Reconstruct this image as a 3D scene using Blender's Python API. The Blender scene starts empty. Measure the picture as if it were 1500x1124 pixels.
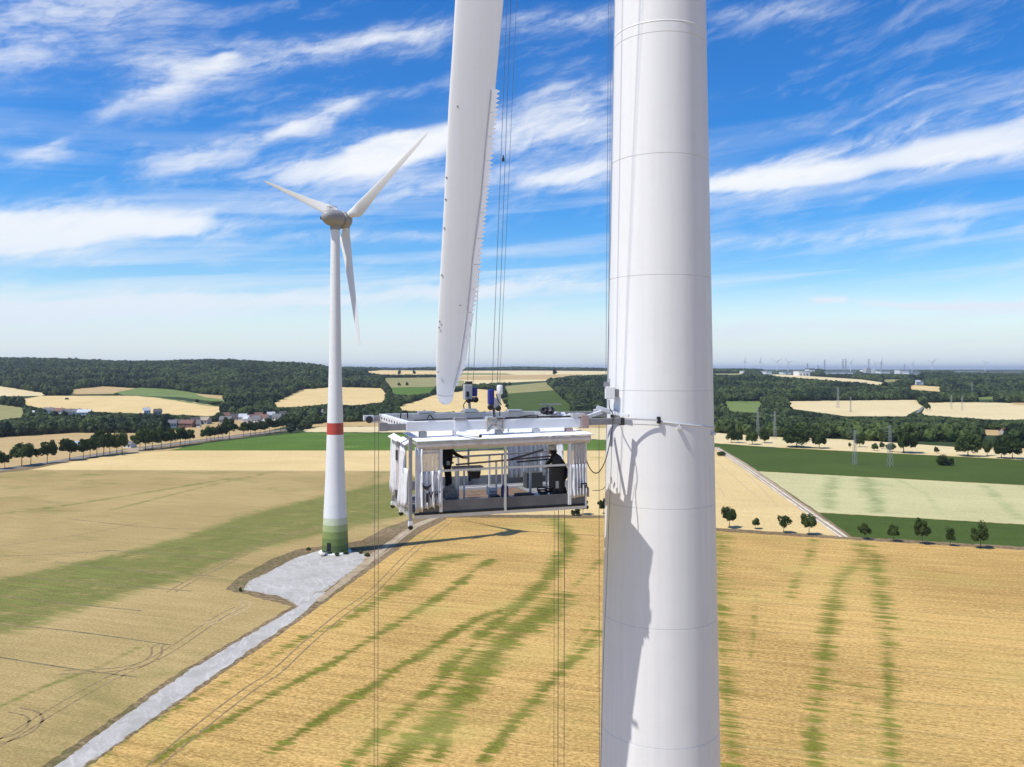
import bpy, bmesh, math, random
import numpy as np
from mathutils import Vector, Matrix, noise as mnoise
from mathutils.geometry import delaunay_2d_cdt

random.seed(7); rng = np.random.default_rng(11)
scene = bpy.context.scene
COL = scene.collection
F = 1200.0; CX = 750.0; HZ = 540.0; H = 54.0      # drone 54 m above the fields, level view
R = math.radians

# ------------------------------------------------------------------ camera, sky, sun, exposure
cam_d = bpy.data.cameras.new('camera'); cam = bpy.data.objects.new('camera', cam_d); COL.objects.link(cam)
cam.location = (0, 0, H); cam.rotation_euler = (R(90), 0, 0)
cam_d.sensor_width = 36; cam_d.lens = 36 * F / 1500; cam_d.shift_y = -22 / 1500
cam_d.clip_start = 0.1; cam_d.clip_end = 200000
scene.camera = cam
SUN_AZ, SUN_EL = 62.0, 59.5                        # degrees left of straight behind the camera; height
sdir = Vector((-math.sin(R(SUN_AZ)) * math.cos(R(SUN_EL)), -math.cos(R(SUN_AZ)) * math.cos(R(SUN_EL)), math.sin(R(SUN_EL))))
sl = bpy.data.lights.new('sun', 'SUN'); sl.energy = 4.9; sl.angle = R(0.5); sl.color = (1.0, 0.96, 0.90)
so = bpy.data.objects.new('sun', sl); COL.objects.link(so); so.rotation_euler = sdir.to_track_quat('Z', 'Y').to_euler()
so.location = (0, 0, 300)
scene.view_settings.view_transform = 'Standard'; scene.view_settings.look = 'None'
scene.view_settings.gamma = 1.0; scene.view_settings.exposure = 0.08; scene.view_settings.use_curve_mapping = False
scene.cycles.volume_bounces = 0; scene.cycles.max_bounces = 6; scene.cycles.transparent_max_bounces = 12
scene.cycles.volume_max_steps = 64


class NT:
    """small helper for node trees"""
    def __init__(s, tree): s.t = tree; s.n = tree.nodes; s.l = tree.links
    def new(s, kind, **kw):
        nd = s.n.new(kind)
        for k, v in kw.items(): setattr(nd, k, v)
        return nd
    def set(s, sock, v):
        if hasattr(v, 'is_output') or isinstance(v, bpy.types.NodeSocket): s.l.new(v, sock)
        elif v is not None: sock.default_value = v
    def math(s, op, a, b=None, c=None, clamp=False):
        nd = s.new('ShaderNodeMath', operation=op, use_clamp=clamp)
        s.set(nd.inputs[0], a)
        if b is not None: s.set(nd.inputs[1], b)
        if c is not None: s.set(nd.inputs[2], c)
        return nd.outputs[0]
    def mix(s, f, a, b, blend='MIX'):
        nd = s.new('ShaderNodeMix', data_type='RGBA', blend_type=blend)
        s.set(nd.inputs[0], f)
        for i, v in ((6, a), (7, b)):
            s.set(nd.inputs[i], v if not isinstance(v, tuple) or len(v) == 4 else tuple(v) + (1,))
        return nd.outputs[2]
    def noise(s, vec, scale=1.0, detail=4, rough=0.55, dist=0.0):
        nd = s.new('ShaderNodeTexNoise'); s.set(nd.inputs['Vector'], vec)
        nd.inputs['Scale'].default_value = scale; nd.inputs['Detail'].default_value = detail
        nd.inputs['Roughness'].default_value = rough; nd.inputs['Distortion'].default_value = dist
        return nd.outputs[0]
    def mapping(s, vec, scale=(1, 1, 1), rot=0, loc=(0, 0, 0)):
        # rotate first, then stretch
        a = s.new('ShaderNodeMapping'); s.l.new(vec, a.inputs[0]); a.inputs['Rotation'].default_value = (0, 0, rot); a.inputs['Location'].default_value = loc
        b = s.new('ShaderNodeMapping'); s.l.new(a.outputs[0], b.inputs[0]); b.inputs['Scale'].default_value = scale
        return b.outputs[0]
    def ramp(s, v, lo, hi, a=0.0, b=1.0, smooth=True):
        nd = s.new('ShaderNodeMapRange'); s.set(nd.inputs[0], v)
        nd.interpolation_type = 'SMOOTHSTEP' if smooth else 'LINEAR'
        for i, x in zip((1, 2, 3, 4), (lo, hi, a, b)): nd.inputs[i].default_value = x
        return nd.outputs[0]


def build_world():
    w = bpy.data.worlds.new('World'); scene.world = w; w.use_nodes = True
    T = NT(w.node_tree); T.n.clear()
    out = T.new('ShaderNodeOutputWorld'); bg = T.new('ShaderNodeBackground'); bg.inputs[1].default_value = 0.08
    T.l.new(bg.outputs[0], out.inputs[0])
    sky = T.new('ShaderNodeTexSky', sky_type='NISHITA', sun_disc=False)
    sky.sun_elevation = R(SUN_EL); sky.sun_rotation = math.atan2(sdir.x, sdir.y)
    sky.altitude = 200; sky.air_density = 1.0; sky.dust_density = 0.6; sky.ozone_density = 2.0
    hs = T.new('ShaderNodeHueSaturation'); T.l.new(sky.outputs[0], hs.inputs['Color'])
    hs.inputs['Hue'].default_value = 0.511; hs.inputs['Value'].default_value = 1.95
    tc = T.new('ShaderNodeTexCoord'); sx = T.new('ShaderNodeSeparateXYZ'); T.l.new(tc.outputs['Generated'], sx.inputs[0])
    X, Y, Z = sx.outputs
    az = T.math('ARCTAN2', X, Y); el = T.math('ARCSINE', Z)
    T.l.new(T.ramp(el, .04, .40, 1.7, 1.46), hs.inputs['Saturation'])
    cv = T.new('ShaderNodeCombineXYZ'); T.l.new(az, cv.inputs[0]); T.l.new(el, cv.inputs[1])
    # warp
    n1 = T.new('ShaderNodeTexNoise'); T.l.new(cv.outputs[0], n1.inputs['Vector']); n1.inputs['Scale'].default_value = 5; n1.inputs['Detail'].default_value = 5
    sub = T.new('ShaderNodeVectorMath', operation='SUBTRACT'); T.l.new(n1.outputs['Color'], sub.inputs[0]); sub.inputs[1].default_value = (.5, .5, .5)
    sc = T.new('ShaderNodeVectorMath', operation='MULTIPLY'); T.l.new(sub.outputs[0], sc.inputs[0]); sc.inputs[1].default_value = (.10, .035, 0)
    ad = T.new('ShaderNodeVectorMath', operation='ADD'); T.l.new(cv.outputs[0], ad.inputs[0]); T.l.new(sc.outputs[0], ad.inputs[1])
    sw = T.new('ShaderNodeSeparateXYZ'); T.l.new(ad.outputs[0], sw.inputs[0]); wa, we = sw.outputs[0], sw.outputs[1]
    total = None
    for (px, py, hl, th, ang, st) in CLOUDS:
        a0 = math.atan((px - CX) / F); e0 = math.atan((HZ - py) / F * math.cos(a0)); k = 1 / F * math.cos(a0)
        a, b = hl * k * 1.05, th * k * 1.15; c, s_ = math.cos(R(ang)), math.sin(R(ang))
        dx = T.math('SUBTRACT', wa, a0); dy = T.math('SUBTRACT', we, e0)
        p = T.math('ADD', T.math('MULTIPLY', dx, c / a), T.math('MULTIPLY', dy, s_ / a))
        q = T.math('ADD', T.math('MULTIPLY', dx, -s_ / b), T.math('MULTIPLY', dy, c / b))
        p2 = T.math('MULTIPLY', p, p)
        r2 = T.math('ADD', T.math('MULTIPLY', p2, p2), T.math('MULTIPLY', q, q))
        g = T.math('MULTIPLY', T.math('POWER', 2.718, T.math('MULTIPLY', r2, -1.0)), st)
        total = g if total is None else T.math('ADD', total, g)
    st1 = T.noise(T.mapping(ad.outputs[0], (3.0, 17.0, 1), R(-12)), 1.6, 8, 0.60, 0.15)
    st2 = T.noise(T.mapping(ad.outputs[0], (9.0, 30.0, 1), R(-18)), 1.5, 6, 0.6, 0.25)
    st3 = T.noise(T.mapping(ad.outputs[0], (26.0, 75.0, 1), R(-24)), 1.5, 6, 0.65, 0.4)
    wisp = T.math('ADD', T.math('ADD', T.math('MULTIPLY', st1, .55), T.math('MULTIPLY', st2, .28)), T.math('MULTIPLY', st3, .17))
    placed = T.math('ADD', T.math('MULTIPLY', total, T.ramp(wisp, .42, .64, .06, 1.25)), T.ramp(total, .75, 1.7, 0, 1.5))
    gen = T.math('MULTIPLY', T.ramp(wisp, .48, .68, 0, 1), .22)
    ban = T.noise(T.mapping(cv.outputs[0], (1.2, 22.0, 1), R(-4)), 1.5, 5, 0.55, 0.3)
    low = T.math('MULTIPLY', T.ramp(ban, .44, .66, 0, .6), T.ramp(el, .02, .34, 1, 0))
    hor = T.ramp(el, -.02, .11, 1.3, 0)
    m = T.math('ADD', T.math('ADD', placed, gen), T.math('ADD', low, hor))
    m = T.math('SUBTRACT', 1.0, T.math('POWER', 2.718, T.math('MULTIPLY', m, -1.25)))
    cloudc = T.mix(T.ramp(el, 0, .25), (8.9, 10.0, 11.4), (11.3, 11.6, 12.0))
    T.l.new(T.mix(m, hs.outputs[0], cloudc), bg.inputs[0])

# soft cloud streaks: direction (as seen from the field), half length, half thickness, tilt, strength
CLOUDS = [(60, 10, 170, 55, 14, .7), (20, 90, 90, 22, 5, .3), (420, 82, 190, 13, 11, .75), (285, 118, 75, 18, 22, .7), (345, 70, 30, 9, 30, .5), (560, 52, 110, 9, 7, .7), (830, 30, 110, 12, 3, .6), (215, 150, 80, 8, 25, .4),
          (350, 215, 130, 16, 20, .75), (450, 175, 60, 9, 28, .6), (500, 148, 40, 5, 22, .4), (500, 246, 120, 20, 12, 1.5), (600, 210, 90, 22, 14, 1.5), (810, 190, 120, 26, 4, 1.0), (850, 140, 60, 26, 0, .5),
          (120, 327, 200, 20, 4, 1.9), (10, 352, 110, 12, 6, 1.2), (1290, 234, 260, 16, 6, 1.25), (1130, 268, 130, 13, 3, .9), (1440, 226, 110, 15, 2, 1.1), (1250, 215, 160, 10, 8, .5), (830, 262, 110, 18, 10, 1.1), (640, 280, 90, 16, 10, .7),
          (300, 441, 420, 15, 3, 1.35), (60, 458, 200, 14, 1, 1.1), (800, 415, 160, 12, 4, .9), (1390, 443, 130, 6, -1, 1.5), (1212, 443, 22, 4, 0, 1.3),
          (1200, 482, 170, 7, 1, 1.0), (770, 492, 180, 9, 1, .7), (1310, 158, 80, 2.5, 15, .5), (1440, 165, 90, 22, 12, .35), (40, 236, 16, 30, -50, .5), (55, 215, 40, 5, 20, .5), (1420, 305, 50, 7, 0, .4),
          (300, 300, 160, 10, 4, .5), (1120, 14, 90, 9, -4, .4), (560, 350, 120, 7, 0, .45), (1250, 345, 260, 10, 2, .4), (250, 385, 200, 7, 1, .35), (15, 408, 20, 6, 5, .6), (780, 452, 22, 8, 5, .6)]
build_world()

# ------------------------------------------------------------------ helpers
def tag(o, label=None, cat=None, group=None, kind=None):
    for k, v in (('label', label), ('category', cat), ('group', group), ('kind', kind)):
        if v: o[k] = v
    return o

def empty(name, loc, rz=0.0):
    o = bpy.data.objects.new(name, None); COL.objects.link(o); o.location = loc; o.rotation_euler = (0, 0, rz)
    o.empty_display_size = .2
    return o

def link_mesh(name, me, parent=None, loc=None, rz=None):
    o = bpy.data.objects.new(name, me); COL.objects.link(o)
    if parent: o.parent = parent
    if loc: o.location = loc
    if rz is not None: o.rotation_euler = (0, 0, rz)
    return o

def mesh_np(name, verts, faces, mats=(), smooth=False, midx=None):
    me = bpy.data.meshes.new(name)
    verts = np.asarray(verts, dtype=np.float32); faces = np.asarray(faces, dtype=np.int32); k = faces.shape[1]
    me.vertices.add(len(verts)); me.vertices.foreach_set('co', verts.ravel())
    me.loops.add(faces.size); me.loops.foreach_set('vertex_index', faces.ravel())
    me.polygons.add(len(faces)); me.polygons.foreach_set('loop_start', np.arange(0, faces.size, k, dtype=np.int32))
    if midx is not None: me.polygons.foreach_set('material_index', np.asarray(midx, dtype=np.int32))
    me.update(calc_edges=True)
    me.polygons.foreach_set('use_smooth', np.full(len(faces), smooth))
    for m in mats: me.materials.append(m)
    return me

class MB:
    """collects shapes for one mesh object"""
    def __init__(s): s.v = []; s.f = []; s.sm = []
    def add(s, vs, fs, smooth=False):
        n = len(s.v); s.v += [tuple(v) for v in vs]; s.f += [tuple(i + n for i in f) for f in fs]; s.sm += [smooth] * len(fs); return s
    def box(s, c, size, rot=None, bev=0.0):
        x, y, z = (a / 2 for a in size)
        vs = [Vector((i * x, j * y, k * z)) for i in (-1, 1) for j in (-1, 1) for k in (-1, 1)]
        if rot is not None: vs = [rot @ v for v in vs]
        c = Vector(c)
        s.add([v + c for v in vs], [(0, 1, 3, 2), (4, 6, 7, 5), (0, 4, 5, 1), (2, 3, 7, 6), (0, 2, 6, 4), (1, 5, 7, 3)])
        return s
    def bar(s, p0, p1, w, h):
        p0, p1 = Vector(p0), Vector(p1); d = p1 - p0; L = d.length; d.normalize()
        up = Vector((0, 0, 1)) if abs(d.z) < .95 else Vector((0, 1, 0))
        sd = d.cross(up).normalized(); up = sd.cross(d)
        M = Matrix((d, sd, up)).transposed()
        return s.box((p0 + p1) / 2, (L, w, h), M)
    def tube(s, pts, r, n=8, cap=True):
        pts = [Vector(p) for p in pts]; rr = r if isinstance(r, (list, tuple)) else [r] * len(pts)
        prev = None; rings = []
        for i, p in enumerate(pts):
            d = (pts[min(i + 1, len(pts) - 1)] - pts[max(i - 1, 0)]).normalized()
            a = prev if prev is not None else (Vector((0, 0, 1)) if abs(d.z) < .9 else Vector((1, 0, 0)))
            b = d.cross(a).normalized(); a = b.cross(d).normalized(); prev = a
            rings.append([p + (a * math.cos(2 * math.pi * k / n) + b * math.sin(2 * math.pi * k / n)) * rr[i] for k in range(n)])
        vs = [v for ring in rings for v in ring]; fs = []
        for i in range(len(rings) - 1):
            for k in range(n): fs.append((i * n + k, i * n + (k + 1) % n, (i + 1) * n + (k + 1) % n, (i + 1) * n + k))
        s.add(vs, fs, True)
        if cap:
            s.add(rings[0], [tuple(range(n))]); s.add(rings[-1], [tuple(reversed(range(n)))])
        return s
    def lathe(s, prof, n=32, c=(0, 0, 0), M=None, smooth=True, cap=True):
        """prof: (radius, height) along local z"""
        c = Vector(c); vs = []; fs = []
        for r, z in prof:
            for k in range(n):
                a = 2 * math.pi * k / n; v = Vector((r * math.cos(a), r * math.sin(a), z))
                vs.append((M @ v if M is not None else v) + c)
        for i in range(len(prof) - 1):
            for k in range(n): fs.append((i * n + k, i * n + (k + 1) % n, (i + 1) * n + (k + 1) % n, (i + 1) * n + k))
        s.add(vs, fs, smooth)
        if cap:
            if prof[0][0] > 1e-4: s.add(vs[:n], [tuple(reversed(range(n)))])
            if prof[-1][0] > 1e-4: s.add(vs[-n:], [tuple(range(n))])
        return s
    def build(s, name, mat, parent=None, loc=None, rz=None, bevel=0.0):
        me = bpy.data.meshes.new(name); me.from_pydata(s.v, [], s.f)
        me.polygons.foreach_set('use_smooth', s.sm); me.materials.append(mat); me.update()
        o = link_mesh(name, me, parent, loc, rz)
        if bevel:
            b = o.modifiers.new('bevel', 'BEVEL'); b.width = bevel; b.segments = 2; b.limit_method = 'ANGLE'
        return o

MATS = {}
def mat(name, col, rough=.6, metal=0.0, var=0.0, vscale=8.0, bump=0.0, spec=.5, coat=0.0):
    if name in MATS: return MATS[name]
    m = bpy.data.materials.new(name); m.use_nodes = True; T = NT(m.node_tree); p = T.n['Principled BSDF']
    p.inputs['Base Color'].default_value = tuple(col) + (1,); p.inputs['Roughness'].default_value = rough
    p.inputs['Metallic'].default_value = metal; p.inputs['Specular IOR Level'].default_value = spec
    if var or bump:
        tc = T.new('ShaderNodeTexCoord'); n = T.noise(tc.outputs['Object'], vscale, 6, .6)
        if var:
            f = T.ramp(n, .3, .7)
            T.l.new(T.mix(f, tuple(c * (1 - var) for c in col), tuple(min(1, c * (1 + var * .6)) for c in col)), p.inputs['Base Color'])
        if bump:
            b = T.new('ShaderNodeBump'); b.inputs['Strength'].default_value = bump; T.l.new(n, b.inputs['Height']); T.l.new(b.outputs[0], p.inputs['Normal'])
    MATS[name] = m; return m

# ------------------------------------------------------------------ terrain
COLS = {
    0:    [(600, 0), (750, -8), (900, -10), (1100, -4), (1300, 4), (1600, 14), (2000, 30), (2600, 62), (3200, 78), (4500, 74), (9000, 50), (60000, 20)],
    300:  [(600, 0), (750, -7), (900, -9), (1100, -5), (1300, 3), (1600, 13), (2000, 30), (2500, 55), (3000, 70), (4500, 62), (9000, 45), (60000, 20)],
    430:  [(600, 0), (750, -7), (900, -9), (1100, -5), (1300, 2), (1600, 12), (2000, 30), (2400, 50), (2900, 56), (4500, 50), (9000, 42), (60000, 20)],
    530:  [(600, 0), (750, -7), (900, -9), (1100, -5), (1300, 0), (1600, 9), (2000, 19), (2600, 32), (3500, 36), (5000, 40), (10000, 45), (60000, 30)],
    700:  [(600, 0), (750, -6), (900, -8), (1100, -4), (1300, 1), (1500, 5), (1900, 15), (2500, 26), (3500, 35), (5000, 42), (10000, 46), (60000, 40)],
    1000: [(600, 0), (700, -3), (900, -9), (1100, -8), (1300, -2), (1500, 4), (1900, 12), (2600, 21), (3500, 28), (5000, 34), (10000, 36), (60000, 20)],
    1300: [(600, 0), (700, -3), (900, -10), (1100, -10), (1300, -4), (1500, 0), (1900, 8), (2600, 16), (3500, 22), (5000, 24), (8000, 22), (12000, 0), (14000, -40), (60000, -60)],
    1500: [(600, 0), (700, -3), (900, -10), (1100, -11), (1300, -6), (1500, -2), (1900, 4), (2600, 12), (3500, 18), (5000, 18), (8000, 10), (12000, -40), (14000, -60), (60000, -60)],
}
CK = sorted(COLS)
LD = np.linspace(math.log(600), math.log(60000), 260)
TAB = []
for k in CK:
    d, z = np.array(COLS[k]).T
    t = np.interp(LD, np.log(d), z)
    ker = np.hanning(15); ker /= ker.sum()
    tp = np.pad(t, 7, mode='edge'); t = np.convolve(tp, ker, 'valid'); t[:1] = 0
    TAB.append(t)
TAB = np.array(TAB)
def terr(x, y):
    x = np.asarray(x, float); y = np.asarray(y, float)
    ys = np.maximum(y, 600.0); px = np.clip(CX + F * x / ys, 0, 1500)
    ld = np.clip(np.log(ys), LD[0], LD[-1] - 1e-6)
    fi = (ld - LD[0]) / (LD[1] - LD[0]); i = np.floor(fi).astype(int); i = np.clip(i, 0, len(LD) - 2); t = fi - i
    z = np.zeros(np.broadcast(x, y).shape)
    j = np.clip(np.searchsorted(CK, px, side='right') - 1, 0, len(CK) - 2)
    ck = np.array(CK); s = (px - ck[j]) / (ck[j + 1] - ck[j]); s = s * s * (3 - 2 * s)
    za = TAB[j, i] * (1 - t) + TAB[j, i + 1] * t; zb = TAB[j + 1, i] * (1 - t) + TAB[j + 1, i + 1] * t
    z = za * (1 - s) + zb * s
    w = np.clip((y - 1900) / 900, 0, 1) * np.clip((9000 - y) / 3000, 0, 1)
    z = z + w * (5.5 * np.sin(x / 260 + 1.3) * np.sin(y / 420 + x / 900) + 3.5 * np.sin(x / 120 + y / 300))
    return np.where(y <= 600, 0.0, z)
DD = np.exp(np.linspace(math.log(600), math.log(60000), 1500))
_gc = {}
def G(px, py):
    """point of the land on the line of sight through a photo pixel"""
    if py > HZ + H * F / 600: d = H * F / (py - HZ); return ((px - CX) / F * d, d)
    k = round(px, 1)
    if k not in _gc:
        pys = HZ + (H - terr((px - CX) / F * DD, DD)) * F / DD
        _gc[k] = np.minimum.accumulate(pys)
    a = _gc[k]; i = int(np.searchsorted(-a, -py)); i = min(max(i, 1), len(DD) - 1)
    a0, a1 = a[i - 1], a[i]; t = 0 if a0 == a1 else min(max((a0 - py) / (a0 - a1), 0), 1)
    d = DD[i - 1] * (1 - t) + DD[i] * t
    return ((px - CX) / F * d, d)
def G3(px, py, dz=0.0):
    x, y = G(px, py); return Vector((x, y, float(terr(x, y)) + dz))

# ------------------------------------------------------------------ field materials
ROWROT = R(18)
def field_mat(name, c1, c2, green=(.12, .17, .04), rows=1.0, patch=.0, rough=.9, bump=.5, fine=1.0, rot=ROWROT, dark=None, gsharp=.35, pcol=None, lines=.0):
    m = bpy.data.materials.new(name); m.use_nodes = True; T = NT(m.node_tree); p = T.n['Principled BSDF']
    p.inputs['Roughness'].default_value = rough; p.inputs['Specular IOR Level'].default_value = .12
    g = T.new('ShaderNodeNewGeometry'); pos = g.outputs['Position']
    row = T.noise(T.mapping(pos, (.035, .55, 1), rot), 1.0, 6, .62, .2)
    row2 = T.noise(T.mapping(pos, (.12, 2.2, 1), rot), 1.0, 4, .6)
    big = T.noise(pos, .018, 5, .6, .5)
    fin = T.noise(T.mapping(pos, (1.0, 1.6, 1), rot), 1.3 * fine, 5, .75)
    f = T.math('ADD', T.math('MULTIPLY', T.ramp(row, .3, .7), .45 * rows), T.math('MULTIPLY', T.ramp(row2, .3, .7), .25 * rows))
    f = T.math('ADD', f, T.math('MULTIPLY', T.ramp(big, .3, .7), .45))
    f = T.math('ADD', T.math('MULTIPLY', f, .8), T.math('MULTIPLY', T.math('SUBTRACT', T.ramp(fin, .32, .68, smooth=False), .5), 1.25), clamp=True)
    col = T.mix(f, c1, c2)
    at = T.new('ShaderNodeAttribute', attribute_name='green')
    row3 = T.noise(T.mapping(pos, (.05, .9, 1), rot, (3, 7, 0)), 1.0, 5, .7, .3)
    mid = T.noise(pos, .09, 6, .7, .8)
    gm = T.math('ADD', at.outputs['Fac'], T.math('MULTIPLY', T.math('SUBTRACT', row3, .5), 3.2))
    gm = T.math('ADD', gm, T.math('MULTIPLY', T.math('SUBTRACT', mid, .5), 1.6))
    gm = T.math('ADD', gm, T.math('MULTIPLY', T.math('SUBTRACT', fin, .5), 1.6))
    gm = T.math('MULTIPLY', T.ramp(gm, .58 - gsharp, .58 + gsharp), T.ramp(at.outputs['Fac'], .0, .35))
    gcol = T.mix(T.ramp(T.math('ADD', T.math('MULTIPLY', row3, .5), T.math('MULTIPLY', fin, .5)), .36, .64), tuple(c * .45 for c in green), tuple(min(1, c * 1.65) for c in green))
    col = T.mix(T.math('MULTIPLY', gm, .9), col, gcol)
    if patch:
        pm = T.ramp(T.noise(T.mapping(pos, (.5, 1, 1), rot), .035, 6, .65, 1.0), .50, .70)
        col = T.mix(T.math('MULTIPLY', pm, patch), col, pcol or green)
    if lines:
        ln = T.ramp(T.noise(T.mapping(pos, (.018, 1.15, 1), rot, (11, 5, 0)), 1.0, 5, .75, .1), .56, .68)
        col = T.mix(T.math('MULTIPLY', ln, T.math('ADD', T.math('MULTIPLY', at.outputs['Fac'], lines), lines * .45, clamp=True)), col, tuple(c * .55 for c in green), 'MIX')
    T.l.new(col, p.inputs['Base Color'])
    b = T.new('ShaderNodeBump'); b.inputs['Strength'].default_value = bump; b.inputs['Distance'].default_value = .35
    T.l.new(T.math('ADD', fin, T.math('MULTIPLY', row2, .8)), b.inputs['Height']); T.l.new(b.outputs[0], p.inputs['Normal'])
    return m

FM = {
 'golden': field_mat('golden_wheat', (.285, .175, .048), (.66, .43, .150), (.105, .12, .012), patch=.32, pcol=(.40, .36, .10), lines=.75, gsharp=.2),
 'tan': field_mat('tan_wheat', (.275, .20, .075), (.48, .355, .15), (.125, .14, .03), lines=.35, rows=.8, gsharp=.4, patch=.42, fine=1.2),
 'stubble': field_mat('pale_stubble', (.50, .365, .155), (.68, .52, .25), (.33, .30, .10), rows=.9, fine=.6),
 'paleyellow': field_mat('pale_yellow', (.52, .42, .21), (.68, .56, .32), (.3, .3, .1), rows=.8, fine=.5),
 'palegreen': field_mat('pale_green_crop', (.37, .345, .165), (.53, .49, .25), (.19, .22, .085), rows=1.0, fine=.6, bump=.3),
 'green': field_mat('green_crop', (.05, .10, .010), (.11, .18, .022), (.17, .22, .06), rows=1.1, fine=.5, bump=.3),
 'darkgreen': field_mat('dark_green_crop', (.036, .062, .009), (.072, .105, .016), (.03, .06, .01), rows=1.2, fine=.6),
 'ochre': field_mat('ochre_field', (.36, .25, .105), (.52, .375, .18), (.20, .21, .08), rows=.9, fine=.4, patch=.25),
 'olive': field_mat('olive_field', (.21, .20, .075), (.33, .29, .12), (.15, .18, .05), rows=.6, fine=.3, patch=.3),
 'meadow': field_mat('meadow_grass', (.10, .15, .035), (.22, .26, .085), (.2, .22, .07), rows=.4, fine=.3, patch=.2),
 'floor': field_mat('woodland_floor', (.025, .042, .012), (.05, .075, .022), (.03, .05, .015), rows=.2, fine=.2),
 'verge': field_mat('dry_verge', (.12, .08, .04), (.36, .27, .15), (.10, .115, .03), rows=.3, fine=.55, patch=.7),
}
def gravel_mat(name, c1, c2, c3):
    m = bpy.data.materials.new(name); m.use_nodes = True; T = NT(m.node_tree); p = T.n['Principled BSDF']; p.inputs['Roughness'].default_value = .95
    g = T.new('ShaderNodeNewGeometry'); pos = g.outputs['Position']
    a = T.noise(pos, .16, 7, .68, 1.2); b_ = T.noise(pos, 2.5, 5, .7); w = T.noise(T.mapping(pos, (1, .3, 1), R(-20)), .5, 6, .6, 2.0)
    col = T.mix(T.ramp(a, .35, .65), c1, c2); col = T.mix(T.math('MULTIPLY', T.ramp(w, .5, .66), .5), col, c3)
    col = T.mix(T.math('MULTIPLY', T.ramp(b_, .3, .75), .35), col, tuple(c * .6 for c in c1))
    at = T.new('ShaderNodeAttribute', attribute_name='green')
    e = T.ramp(T.math('ADD', at.outputs['Fac'], T.math('MULTIPLY', T.math('SUBTRACT', T.noise(pos, .7, 6, .7), .5), 1.3)), .45, .62)
    col = T.mix(e, col, T.mix(T.noise(pos, 1.2, 4, .6), (.16, .10, .05), (.34, .24, .13)))
    T.l.new(col, p.inputs['Base Color'])
    bp = T.new('ShaderNodeBump'); bp.inputs['Strength'].default_value = .5; bp.inputs['Distance'].default_value = .1; T.l.new(b_, bp.inputs['Height']); T.l.new(bp.outputs[0], p.inputs['Normal'])
    return m
FM['gravel'] = gravel_mat('grey_gravel', (.34, .325, .285), (.44, .42, .375), (.58, .555, .50))
FM['track'] = gravel_mat('pale_dirt_track', (.27, .20, .115), (.42, .33, .20), (.50, .42, .29))
FM['asphalt'] = gravel_mat('lane_asphalt', (.16, .15, .14), (.22, .21, .19), (.26, .25, .23))
wm = bpy.data.materials.new('sea_water'); wm.use_nodes = True
wp = wm.node_tree.nodes['Principled BSDF']; wp.inputs['Base Color'].default_value = (.03, .10, .20, 1); wp.inputs['Roughness'].default_value = .35
FM['sea'] = wm

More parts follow.
